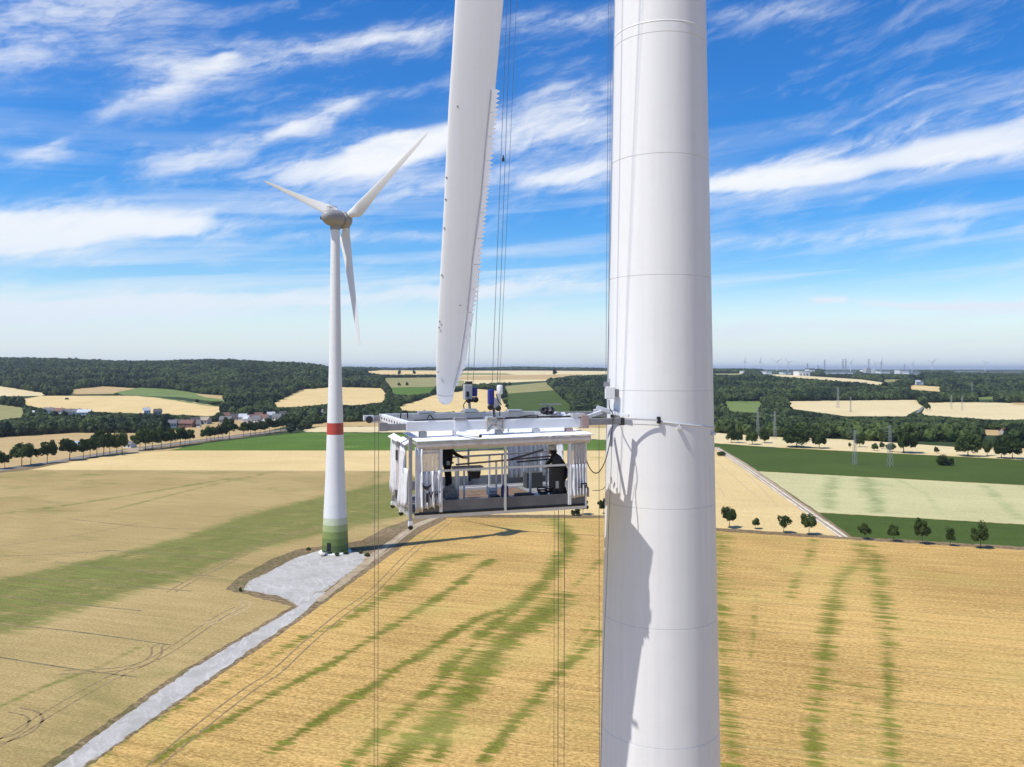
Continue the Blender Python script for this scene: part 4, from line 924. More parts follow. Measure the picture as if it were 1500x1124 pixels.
# the big turbine being serviced
TX, TY = 4.16, 23.1
T2 = empty('wind_turbine', (TX, TY, 0)); tag(T2, 'huge white turbine tower close to the camera with a blade hanging beside the service platform', 'wind turbine')
def p2(z):
    zr = z - H
    return 1.463 - .0185 * zr if zr < 12 else 1.463 - .0185 * 12 - (zr - 12) * .006
s2 = sorted([H + v for v in (8.98, 5.73, 2.49, -.60, -3.72, -6.87, -9.98)] + [H + 8.98 + 3.24 * k for k in range(1, 11)] + [H - 9.98 - 3.15 * k for k in range(1, 14)])
s2 = [0] + [v for v in s2 if v > 1.5] + [96.2]
tower_segments(T2, p2, s2, lambda i, a, b: WHITE, 160, .012)
for zr in (9.28,): MB().lathe([(p2(H + zr) - .01, H + zr - .03), (p2(H + zr) + .004, H + zr - .02), (p2(H + zr) + .004, H + zr + .02), (p2(H + zr) - .01, H + zr + .03)], 160, cap=False).build('flange_ring', WHITE, T2)
nT2 = Vector((-.95, -.31, 0)).normalized()
nacelle(T2, 98.2, nT2, [(60, 90, BLADE), (-60, 90, BLADE)], s=1.0)

# hanging blade: outline by photo height (leading edge, trailing edge), then curving up to the hub
SD = 21.2
lead = [(0, 667), (60, 664), (110, 659.5), (160, 657), (220, 653.8), (300, 650.5), (380, 646), (444, 642.6), (508, 639.2), (540, 639), (572, 639.5), (580, 640)]
trail = [(0, 738), (60, 733), (130, 725.5), (200, 720), (280, 712), (347, 705), (423, 697), (459, 691), (516, 681), (544, 674), (565, 667), (580, 664)]
seam_ = [(132, 719), (200, 712), (290, 704), (380, 691.5), (423, 688), (474, 682), (534, 673), (572, 663)]
outer = [(130, 732), (160, 730), (200, 725), (230, 722.5), (300, 714), (347, 709), (423, 702), (459, 694), (516, 684), (540, 681.5), (560, 672)]
def ip(tab, y): a = np.array(tab, float); return float(np.interp(y, a[:, 0], a[:, 1]))
def P3(px, py, d=SD): return Vector(((px - CX) / F * d, d, H - (py - HZ) / F * d))
hubp = Vector((TX, TY, 98.2)) + nT2 * 4.2
secs = []
for y in [592.5, 590.5, 587, 583, 580, 572, 560, 540, 500, 440, 380, 300, 220, 150, 80, 0]:
    if y > 580:
        t = (y - 580) / 13.0; w = math.sqrt(max(0, 1 - t * t)); a, b = 640.5, 663.8; c = (a + b) / 2 + 1.0 * t; l, r_ = c - (b - a) / 2 * w, c + (b - a) / 2 * w
    else: l, r_ = ip(lead, y), ip(trail, y)
    A, B = P3(l, y), P3(r_, y); ch = (B - A).length; secs.append((A, B, ch, .17 if y < 560 else .10))
A0, B0 = secs[-1][0], secs[-1][1]; dirx = (B0 - A0).normalized(); C0 = A0 * .7 + B0 * .3
for r, ch, th in ((25.5, 1.55, .18), (20, 1.95, .2), (14, 2.4, .24), (9, 2.95, .28), (5.5, 3.1, .38), (3.4, 2.2, .9), (1.3, 2.0, .98)):
    z = hubp.z - r; t = (z - C0.z) / (hubp.z - C0.z); s_ = 3 * t * t - 2 * t ** 3
    c = Vector((C0.x + (hubp.x - C0.x) * t - .25 * math.sin(math.pi * t), C0.y + (hubp.y - C0.y) * t, z)); secs.append((c - dirx * ch * .3, c + dirx * ch * .7, ch, th))
def service_blade():
    mb = MB(); rings = []; tilt = R(9)
    for A, B, ch, th in secs:
        a = airfoil(ch, th * .5 * 1.1 if th < .9 else .5, 16); O = A * .7 + B * .3; u = (B - A).normalized(); n_ = Vector((-u.y, u.x, 0)); n_ = Vector((0, 1, 0))
        u2 = (u * math.cos(tilt) + n_ * math.sin(tilt)); n2 = (n_ * math.cos(tilt) - u * math.sin(tilt))
        rings.append([O + u2 * x - n2 * y for x, y in a])
    n = len(rings[0]); mb.add([v for q in rings for v in q], [(i * n + k, i * n + (k + 1) % n, (i + 1) * n + (k + 1) % n, (i + 1) * n + k) for i in range(len(rings) - 1) for k in range(n)], True)
    mb.add(rings[0], [tuple(range(n))])
    return mb
base = Vector((TX, TY, 0))
def local(mb, off=base):
    mb.v = [tuple(Vector(v) - off) for v in mb.v]; return mb
local(service_blade()).build('rotor_blade', WHITE2, T2)['label'] = 'hanging blade with serrated trailing edge beside the tower'
BL = bpy.data.objects[[o.name for o in T2.children if o.name.startswith('rotor_blade')][-1]]
# serration plates with their teeth
ys = [131, 165, 200, 236, 274, 312, 350, 388, 424, 458]
SER = paint_mat('serration_plastic', (.76, .77, .78), .4, .05)
def sdepth(px, py):
    l, r_ = ip(lead, py), ip(trail, py); return SD + (px - (l + .3 * (r_ - l))) / F * SD * math.tan(R(9)) * .98 - .03 - .035 * max(0, (r_ - px) / (r_ - l))
def serr(y0, y1, depth_l=0.0, teeth=None):
    n = teeth or max(2, int((y1 - y0) / 6.2)); f = []; m = MB(); yy = np.linspace(y0, y1, n + 1); dd = SD - .055
    def pt(px, py, o): return P3(px, py, sdepth(px, py) + o)
    for i in range(n):
        a, b = yy[i], yy[i + 1]; mid = (a + b) / 2
        rt = ip(outer, mid); rb = rt - max(4.0, (rt - ip(seam_, mid)) * .36)
        P_ = [(ip(seam_, a), a), (rb, a), (rt + 1, mid - .5), (rb, b), (ip(seam_, b), b)]
        top = [pt(x, y, 0) for x, y in P_]; bot = [pt(x, y, .012) for x, y in P_]
        m.add(top + bot, [(0, 1, 2, 3, 4), (9, 8, 7, 6, 5), (0, 5, 6, 1), (1, 6, 7, 2), (2, 7, 8, 3), (3, 8, 9, 4)])
    local(m).build('serration_plate', SER, T2)
for a, b in zip(ys[:-1], ys[1:]): serr(a, b - .6)
serr(530, 566, teeth=6)
m = MB()
for a, b in ((458.5, 494), (494.6, 529.5)):
    P_ = [(ip(seam_, a), a), (ip(outer, a), a), (ip(outer, b), b), (ip(seam_, b), b)]
    m = MB(); top = [P3(x, y, sdepth(x, y)) for x, y in P_]; bot = [P3(x, y, sdepth(x, y) + .015) for x, y in P_]
    m.add(top + bot, [(0, 1, 2, 3), (7, 6, 5, 4), (0, 4, 5, 1), (1, 5, 6, 2), (2, 6, 7, 3), (3, 7, 4, 0)]); local(m).build('edge_plate', SER, T2)
local(MB().tube([P3(ip(seam_, y), y, sdepth(ip(seam_, y), y) - .004) for y in np.linspace(131, 572, 24)], .006, 5)).build('sealing_joint', SEAL, T2)
local(MB().tube([P3(x, y, SD - .075) for x, y in ((641, 578.5), (648, 580.3), (656, 580.4), (664, 579.5))], .010, 5)).build('tip_joint', SEAL, T2)
for px, py in ((670, 155.5), (653.8, 260), (652.5, 292), (650.5, 334), (647, 403), (674, 447), (643.8, 471), (643, 480), (641.5, 545)):
    local(MB().lathe([(.001, 0), (.024, .004), (.024, .012), (.001, .016)], 10, P3(px, py, SD - .085), Matrix.Rotation(R(-90), 3, 'X'))).build('lightning_receptor', SEAL, T2)

# strap round the tower with brackets, and the junction box hung at its side
def tsurf(px, zr, off=.0):
    """point on the near side of the tower seen at photo column px"""
    r = p2(H + zr) + off; k = (px - CX) / F
    a = k * k + 1; b = -2 * (k * TX + TY); c = TX * TX + TY * TY - r * r; D = b * b - 4 * a * c
    y = (-b - math.sqrt(max(D, 0))) / (2 * a); return Vector((k * y, y, H + zr))
STRAP = mat('light_strap', (.62, .63, .64), .5, .2)
ALU = mat('aluminium', (.60, .61, .62), .42, .55, var=.08, vscale=4)
ALUW = mat('bright_aluminium', (.76, .77, .78), .45, .15, var=.05, vscale=3)
ALUD = mat('weathered_aluminium', (.30, .30, .31), .5, .35, var=.15, vscale=5)
zf = lambda py, d: -(py - HZ) / F * d

# ------------------------------------------------------------------ service platform
PA = Vector((-2.34, 19.35, 0)); PR = math.atan2(.327, .945); ZB = 3.47
u_ = Vector((math.cos(PR), math.sin(PR), 0)); v_ = Vector((-math.sin(PR), math.cos(PR), 0))
PL = empty('service_platform', (PA.x, PA.y, H - ZB), PR); tag(PL, 'white roofed blade access platform hanging beside the big tower', 'access platform')
def q(s, v, z): return (s, v, z + ZB)
def Wp(s, v, z): return PA + u_ * s + v_ * v + Vector((0, 0, H + z))
def to_local(w): d = Vector(w) - PA; return (d.dot(u_), d.dot(v_), d.z - H + ZB)
FLEECE = mat('charcoal_deck', (.20, .20, .20), .8, var=.2, vscale=4)
def pbox(name, m, s0, s1, v0, v1, z0, z1, parent=PL, bevel=0): return MB().box(q((s0 + s1) / 2, (v0 + v1) / 2, (z0 + z1) / 2), (s1 - s0, v1 - v0, z1 - z0)).build(name, m, parent, bevel=bevel)
def pbar(name, m, a, b, w, h=None, parent=PL): return MB().bar(q(*a), q(*b), w, h or w).build(name, m, parent)
# deck panels
for k in range(5): pbox('deck_panel', FLEECE, .02 + k * .884, .90 + k * .884, .03, 1.28, -3.455, -3.415)
for k in range(3): pbox('deck_panel', FLEECE, .03, 1.5, 1.31 + k * .52, 1.81 + k * .52, -3.455, -3.415)
for k in range(4): pbox('deck_panel', FLEECE, 1.2 + k * 1.0, 2.18 + k * 1.0, 3.28, 4.2, -3.455, -3.415)
for k in range(2): pbox('deck_panel', FLEECE, 3.75, 4.9, 1.31 + k * .98, 2.26 + k * .98, -3.455, -3.415)
PLY = mat('brown_plywood', (.16, .105, .065), .8, var=.3, vscale=3)
for k in range(3):
    for j_ in range(2): pbox('plywood_panel', PLY, 1.57 + k * .72, 2.27 + k * .72, 1.36 + j_ * .94, 2.28 + j_ * .92, -3.46, -3.435)
TOE = mat('grey_toe_board', (.13, .13, .132), .6, .1, var=.2, vscale=2)
# toe boards
pbox('toe_board', TOE, .06, 4.44, -.035, -.005, -3.40, -3.15); pbox('bottom_gasket', BLACK, .04, 4.45, -.05, .02, -3.47, -3.435); pbox('base_rail', ALU, .04, 4.47, -.03, .05, -3.55, -3.475)
pbox('toe_board', ALUD, 1.2, 5.3, 4.22, 4.25, -3.42, -3.17); pbox('toe_board', ALUD, -.03, 0, .05, 2.2, -3.40, -3.15); pbox('toe_board', ALUD, 4.93, 4.96, .9, 4.1, -3.42, -3.17)
pbar('toe_board', ALUD, (0, 2.28, -3.28), (1.18, 4.2, -3.28), .03, .25)
pbar('inner_edge_rail', ALUW, (1.5, 1.31, -3.40), (4.0, 1.31, -3.40), .06, .07); pbar('inner_edge_rail', ALUW, (1.52, 3.24, -3.40), (4.9, 3.24, -3.40), .06, .07); pbar('inner_edge_rail', ALUW, (1.53, 1.34, -3.40), (1.53, 3.2, -3.40), .06, .07)
# cage posts
for nm, mm, s, v, w, z0, z1 in (('corner_post', ALUD, -.07, -.04, .075, -3.62, -1.62), ('frame_post', ALUW, .10, -.05, .055, -3.40, -1.85), ('frame_post', ALUW, .665, -.03, .075, -3.42, -1.88), ('frame_post', ALU, 2.28, -.06, .05, -3.50, -1.80), ('frame_post', ALUW, 3.99, -.04, .075, -3.42, -1.85),
                            ('corner_post', ALUW, 4.44, -.03, .045, -3.50, -1.82), ('corner_post', ALUD, -.03, 1.40, .06, -3.55, -1.80), ('corner_post', ALU, -.04, 1.72, .05, -3.55, -1.80), ('corner_post', ALUD, -.04, 2.25, .06, -3.6, -1.75), ('frame_post', ALUD, 2.57, 4.2, .05, -3.42, -1.75), ('frame_post', ALUD, 4.3, 4.2, .06, -3.42, -1.75),
                            ('frame_post', ALUD, 5.2, 4.0, .11, -3.42, -1.75), ('frame_post', ALU, 5.05, 3.2, .08, -3.42, -1.75), ('frame_post', ALU, -.03, .75, .05, -3.45, -1.8)):
    MB().bar(q(s, v, z0), q(s, v, z1), w, w).build(nm, mm, PL)
# rails and stanchions
pbar('front_rail', ALU, (.68, -.03, -2.44), (3.97, -.03, -2.42), .045, .05)
pbar('inner_rail', mat('dull_red_rail', (.22, .13, .115), .6), (1.4, 1.3, -2.47), (4.1, 1.3, -2.34), .05, .04)
pbar('inner_rail', ALUD, (1.4, 3.25, -2.50), (5.0, 3.25, -2.42), .05, .05)
pbar('back_rail', ALUD, (1.2, 4.2, -2.45), (5.2, 4.2, -2.35), .05, .05)
for s, v, z0, z1, mm, w in ((1.46, 1.3, -3.41, -2.50, ALU, .04), (1.30, .9, -3.41, -2.55, ALU, .055), (1.62, 1.3, -3.41, -2.5, ALUW, .04), (2.49, 1.3, -3.41, -2.44, ALU, .04), (3.44, 1.3, -3.41, -2.38, ALUW, .055), (3.9, 1.3, -3.41, -2.4, ALU, .035),
                            (2.0, 3.25, -3.41, -2.48, ALUW, .05), (2.92, 3.25, -3.41, -2.46, ALUW, .045), (3.3, 3.25, -3.41, -2.46, ALU, .04), (3.97, 3.25, -3.41, -2.44, ALU, .045), (4.35, 3.25, -3.41, -2.44, ALUD, .04), (4.5, 3.25, -3.41, -2.44, ALUW, .05), (4.75, 3.25, -3.41, -2.44, ALU, .035)):
    MB().bar(q(s, v, z0), q(s, v, z1), w, w).build('stanchion', mm, PL)
pbar('swing_arm', DARK, (2.9, 1.25, -2.38), (4.15, 2.2, -2.26), .05, .05); pbar('swing_arm', DARK, (3.0, 1.15, -2.45), (3.9, 1.15, -2.40), .045, .035)
pbox('work_shelf', mat('grey_plastic', (.25, .23, .22), .7), 1.28, 2.05, 1.0, 1.28, -2.56, -2.50)
# roof: white sheet, hanging valance and frame below
def sheet(name, m, P_, th=.02, sub=None, parent=PL, wave=0.0):
    n = len(P_); a = [Vector(q(*p)) for p in P_]; nr = (a[1] - a[0]).cross(a[-1] - a[0]).normalized() * th
    mb = MB(); mb.add([p + nr for p in a] + [p for p in a], [tuple(range(n)), tuple(reversed(range(n, 2 * n)))] + [(i, n + i, n + (i + 1) % n, (i + 1) % n) for i in range(n)]); return mb.build(name, m, parent)
def cloth_mat(name, c, tr=.35):
    m = bpy.data.materials.new(name); m.use_nodes = True; T = NT(m.node_tree); p = T.n['Principled BSDF']; p.inputs['Roughness'].default_value = .7; p.inputs['Specular IOR Level'].default_value = .3
    tc = T.new('ShaderNodeTexCoord'); n = T.noise(T.mapping(tc.outputs['Object'], (3, 3, 1)), 3.0, 5, .6)
    col = T.mix(T.ramp(n, .3, .75), c, tuple(x * .86 for x in c)); T.l.new(col, p.inputs['Base Color'])
    bp = T.new('ShaderNodeBump'); bp.inputs['Strength'].default_value = .25; bp.inputs['Distance'].default_value = .05; T.l.new(n, bp.inputs['Height']); T.l.new(bp.outputs[0], p.inputs['Normal'])
    t = T.new('ShaderNodeBsdfTranslucent'); T.l.new(col, t.inputs[0]); mx = T.new('ShaderNodeMixShader'); mx.inputs[0].default_value = tr
    T.l.new(p.outputs[0], mx.inputs[1]); T.l.new(t.outputs[0], mx.inputs[2]); T.l.new(mx.outputs[0], T.n['Material Output'].inputs[0]); return m
CLOTH = cloth_mat('white_tarpaulin', (.86, .865, .875), .22); ROOFC = cloth_mat('white_roof_sheet', (.82, .83, .84), .12); VAL = cloth_mat('beige_valance', (.78, .73, .69), .35)
for k in range(5):
    s0 = .06 + k * .90; s1_ = s0 + .89
    e0 = .02 if k == 4 else 0
    sheet('roof_panel', ROOFC, [(s0, -.14, -1.735 + .012 * k), (s1_ + e0 * 4, -.14, -1.72 + .012 * k), (s1_, 1.45, -1.625 + .01 * k), (s0, 1.45, -1.635 + .01 * k)], .018)
def wavy(name, m, a, b, z0a, z1a, z0b, z1b, amp, n, folds, flare=0.0, parent=PL, jit=.3, seed=0, drop=0.0):
    """hanging cloth between two plan points with vertical folds"""
    r = random.Random(seed); A, B = Vector((*a, 0)), Vector((*b, 0)); d = (B - A); nn = Vector((d.y, -d.x, 0)).normalized(); rows = 9; V = []
    ph = r.uniform(0, 6); prof = []
    for i in range(n + 1):
        t = i / n; prof.append(amp * (math.sin(folds * 2 * math.pi * t + ph + .9 * math.sin(5 * t + ph)) + .4 * math.sin(folds * 4.4 * math.pi * t + 1)))
    for j in range(rows):
        f = j / (rows - 1)
        for i in range(n + 1):
            t = i / n; zt = z1a + (z1b - z1a) * t; zb_ = z0a + (z0b - z0a) * t + drop * math.sin(folds * 2 * math.pi * t + 1)
            w = (.45 + .55 * f + flare * f * f); p = A + d * t + nn * (prof[i] * w + .01 * math.sin(9 * f + i))
            V.append(q(p.x, p.y, zt + (zb_ - zt) * f))
    mb = MB(); mb.add(V, [(j * (n + 1) + i, j * (n + 1) + i + 1, (j + 1) * (n + 1) + i + 1, (j + 1) * (n + 1) + i) for j in range(rows - 1) for i in range(n)], True)
    o = mb.build(name, m, parent); sol = o.modifiers.new('thickness', 'SOLIDIFY'); sol.thickness = .004; return o
for k in range(5):
    a, b = .05 + k * .9, .05 + (k + 1) * .9 - .006
    sheet('valance', VAL, [(a, -.13, -1.86 + .011 * k), (b, -.13, -1.85 + .011 * k), (b, -.125, -1.735 + .012 * k), (a, -.125, -1.745 + .012 * k)], .006)
    sheet('valance', VAL, [(a, -.07, -1.935 + .012 * k), (b, -.07, -1.923 + .012 * k), (b, -.11, -1.85 + .012 * k), (a, -.11, -1.86 + .012 * k)], .006)
pbar('roof_frame_tube', ALU, (.05, -.03, -1.90), (4.45, -.03, -1.86), .04, .04); pbar('roof_frame_tube', ALU, (.05, 1.4, -1.78), (4.45, 1.4, -1.75), .04, .04)
for s in (.08, 1.2, 2.28, 3.4, 4.4): pbar('roof_frame_tube', ALU, (s, 0, -1.80), (s, 1.4, -1.72), .035, .035)
pbar('roof_frame_tube', ALUD, (1.2, 4.2, -1.78), (5.2, 4.2, -1.72), .05, .05); pbar('side_frame_tube', ALU, (-.04, 0, -1.84), (-.04, 2.28, -1.80), .05, .05); pbar('side_frame_tube', ALU, (-.04, 0, -3.50), (-.04, 2.28, -3.50), .07, .06)
for a, b in ((.15, 1.15), (1.17, 2.3)): sheet('side_roof_panel', ROOFC, [(-.16, a, -1.84), (.0, a, -1.76), (.0, b, -1.72), (-.16, b, -1.80)], .03)
# curtains: sheer upper windows over opaque lower cloth
def sheer_mat():
    m = bpy.data.materials.new('sheer_plastic'); m.use_nodes = True; T = NT(m.node_tree); p = T.n['Principled BSDF']; p.inputs['Base Color'].default_value = (.72, .66, .62, 1); p.inputs['Roughness'].default_value = .35
    tr = T.new('ShaderNodeBsdfTransparent'); mx = T.new('ShaderNodeMixShader'); mx.inputs[0].default_value = .52
    T.l.new(p.outputs[0], mx.inputs[1]); T.l.new(tr.outputs[0], mx.inputs[2]); T.l.new(mx.outputs[0], T.n['Material Output'].inputs[0]); return m
SHEER = sheer_mat()
wavy('sheer_window', SHEER, (.16, -.09), (.62, -.09), -2.47, -1.92, -2.47, -1.92, .022, 36, 5, seed=1)
wavy('curtain', CLOTH, (.12, -.12), (.64, -.10), -3.34, -2.44, -3.27, -2.42, .060, 60, 3.6, flare=.8, seed=2, drop=.03)
wavy('curtain', CLOTH, (.02, -.12), (.20, -.13), -3.40, -1.85, -3.37, -1.90, .035, 16, 1.0, flare=.6, seed=4)
wavy('curtain', CLOTH, (-.09, .15), (-.09, .62), -3.28, -2.40, -3.35, -2.40, .045, 40, 4, flare=.9, seed=6)
wavy('curtain', CLOTH, (-.07, .62), (-.07, 1.18), -3.36, -1.86, -3.40, -1.84, .045, 40, 3, flare=.8, seed=7, drop=.03)
wavy('sheer_window', SHEER, (-.05, 1.44), (-.05, 1.7), -3.2, -1.86, -3.2, -1.84, .02, 30, 4, seed=8)
wavy('curtain', CLOTH, (-.06, 1.78), (-.07, 2.35), -3.30, -1.78, -3.22, -1.76, .045, 40, 2.0, flare=.7, seed=9, drop=.05)
wavy('sheer_window', SHEER, (4.02, -.07), (4.43, -.07), -2.45, -1.88, -2.43, -1.86, .022, 36, 5, seed=10)
wavy('curtain', CLOTH, (4.01, -.09), (4.45, -.08), -3.26, -2.42, -3.20, -2.40, .038, 60, 5, flare=.6, seed=11, drop=.01)
wavy('curtain', CLOTH, (4.48, .05), (4.55, .9), -3.3, -1.85, -3.3, -1.82, .04, 40, 4, seed=12)
wavy('curtain', CLOTH, (3.75, 4.1), (5.05, 4.1), -3.25, -1.78, -3.25, -1.75, .05, 90, 9, flare=.4, seed=13)
wavy('curtain', CLOTH, (4.9, 2.6), (4.95, 3.1), -3.2, -1.78, -3.2, -1.75, .04, 40, 3, seed=14)
# printing on the curtains: whale fluke and the letters left readable between the folds
INK = mat('navy_print', (.012, .015, .045), .7); INKB = mat('black_print', (.012, .013, .018), .7)
def glyph(ch, size, m, s, v, z, rz=0.0, sx=1.0, shear=0.0):
    cu = bpy.data.curves.new('letter', 'FONT'); cu.body = ch; cu.size = size; cu.extrude = .004; cu.shear = shear; cu.align_x = 'CENTER'; cu.offset = size * .025
    to = bpy.data.objects.new('tmp', cu); COL.objects.link(to); dg = bpy.context.evaluated_depsgraph_get(); me = bpy.data.meshes.new_from_object(to.evaluated_get(dg)); bpy.data.objects.remove(to)
    me.materials.clear(); me.materials.append(m); o = link_mesh('printed_letter', me, PL); o.location = q(s, v, z); o.rotation_euler = (R(90), 0, rz); o.scale = (sx, 1, 1); return o
glyph('I', .30, INKB, .295, -.225, -3.14, sx=1.3); glyph('V', .24, INKB, .385, -.225, -3.06, sx=.75); glyph('H', .20, INK, .515, -.215, -3.04, sx=.7); glyph("'", .18, INK, .60, -.215, -3.02)
glyph('.', .2, INK, 4.20, -.175, -3.00); glyph('r', .26, INK, 4.28, -.175, -3.00, sx=1.1); glyph('a', .26, INK, 4.395, -.165, -3.00, sx=.75)
fl = [(-.125, .13), (-.10, .07), (-.05, .045), (-.012, .03), (0, .035), (.02, .03), (.06, .05), (.095, .075), (.11, .13), (.115, .07), (.085, .02), (.045, -.01), (.022, -.045), (.02, -.08), (-.01, -.05), (-.055, -.03), (-.10, .02)]
mb = MB(); nfl = len(fl); Vf = [q(.285 + x, -.225, -2.80 + z) for x, z in fl] + [q(.285 + x, -.217, -2.80 + z) for x, z in fl]
mb.add(Vf, [tuple(range(nfl)), tuple(reversed(range(nfl, 2 * nfl)))] + [(i, nfl + i, nfl + (i + 1) % nfl, (i + 1) % nfl) for i in range(nfl)]); mb.build('fluke_logo', INKB, PL)
# ring of box beams above the roof
BZ = -1.40
MB().box(q(-.3, .5, BZ - .01), (.50, .12, .16)).build('telescopic_arm', ALUD, PL, bevel=.008); MB().box(q(2.22, .5, BZ), (4.58, .16, .235)).build('ring_beam', ALUW, PL, bevel=.012); MB().box(q(5.13, .5, BZ + .01), (1.30, .11, .17)).build('telescopic_arm', ALUD, PL, bevel=.008)
MB().box(q(-.25, 3.9, BZ), (.3, .12, .15)).build('telescopic_arm', ALUD, PL, bevel=.008); MB().box(q(2.22, 3.9, BZ), (4.66, .16, .25)).build('ring_beam', ALU, PL, bevel=.012); MB().box(q(5.7, 3.9, BZ), (2.35, .11, .17)).build('telescopic_arm', ALUD, PL, bevel=.008)
MB().box(q(-.02, 2.2, BZ + .02), (.12, 3.2, .20)).build('cross_beam', ALUW, PL, bevel=.01); MB().box(q(4.55, 2.2, BZ + .02), (.12, 3.2, .20)).build('cross_beam', ALU, PL, bevel=.01)
mb = MB()
for k in range(9): mb.lathe([(.001, 0), (.035, 0), (.035, .012), (.001, .012)], 8, q(-.085, .75 + k * .36, BZ + .02), Matrix.Rotation(R(-90), 3, 'Y'))
mb.build('beam_hole_row', DARK, PL)['kind'] = 'stuff'
for s, v, mm in ((.35, .5, ALUD), (1.2, .5, ALU), (2.3, .5, ALUD), (3.3, .5, ALU), (4.2, .5, mat('faded_red_clamp', (.42, .30, .26), .7))): MB().box(q(s, v, BZ - .20), (.16, .20, .13)).build('hanger_clamp', mm, PL); MB().bar(q(s, v, BZ - .26), q(s, v, -1.70), .04, .04).build('hanger', ALU, PL)
MB().box(q(1.28, .5, BZ + .155), (.30, .22, .07)).build('beam_sleeve', ALUD, PL); MB().box(q(1.28, .41, BZ), (.30, .03, .31)).build('beam_sleeve', ALUW, PL)
for s in (1.2, 2.55, 3.9): MB().box(q(s, 3.9, BZ + .16), (.42, .2, .05)).build('beam_sleeve', ALU, PL)
X0, X1 = 1.96, 2.38
for a, b in (((X0, .38, BZ - .17), (X0, .38, BZ + .17)), ((X1, .38, BZ - .17), (X1, .38, BZ + .17)), ((X0, .38, BZ - .15), (X1, .38, BZ + .15)), ((X0, .38, BZ + .15), (X1, .38, BZ - .15)), ((X0, .38, BZ + .16), (X1, .38, BZ + .16))): pbar('cross_brace', mat('dull_brace', (.45, .42, .38), .6, .2), a, b, .035, .055)
MB().box(q(4.62, .5, BZ + .02), (.20, .24, .34)).build('joint_clamp', mat('faded_red_clamp', (.42, .30, .26)), PL); MB().box(q(4.45, .5, BZ + .19), (.35, .2, .09)).build('joint_clamp', ALU, PL)
MB().tube([q(1.18, .45, BZ - .19), q(1.55, -.35, BZ - .21)], .045, 12).build('spacer_tube', ALUW, PL); MB().lathe([(.001, 0), (.035, 0), (.035, .01), (.001, .01)], 12, q(1.556, -.362, BZ - .21), Matrix.Rotation(R(90), 3, 'X')).build('tube_opening', BLACK, PL)
# left pulley outriggers
MB().box(q(-.62, .5, BZ), (.20, .13, .20)).build('end_bracket', ALUD, PL); MB().box(q(-.42, 3.9, BZ + .02), (.28, .14, .14)).build('end_bracket', ALUW, PL)
mb = MB(); mb.lathe([(.10, -.02), (.07, 0), (.10, .02)], 16, q(-.42, 3.75, BZ - .02), Matrix.Rotation(R(90), 3, 'X')); mb.build('pulley_wheel', DARK, PL)
# corner foot with castor at the lower left, small brackets along the left base
MB().box(q(-.07, -.04, -3.66), (.10, .09, .10)).build('corner_foot', ALUW, PL)
for s, v in ((-.07, -.06), (-.06, 1.1), (-.05, 2.25)):
    w = MB(); w.lathe([(.001, -.025), (.055, -.025), (.06, 0), (.055, .025), (.001, .025)], 14, q(s, v, -3.74 if v < 0 else -3.60), Matrix.Rotation(R(90), 3, 'X')); w.build('castor', BLACK, PL)
    MB().box(q(s, v, -3.64 if v < 0 else -3.53), (.09, .09, .08)).build('castor_bracket', ALUW, PL)
MB().box(q(-.04, 1.56, -2.2), (.12, .14, .26)).build('control_box', DARK, PL); MB().box(q(-.03, 1.58, -3.2), (.14, .22, .22)).build('drive_unit', DARK, PL)
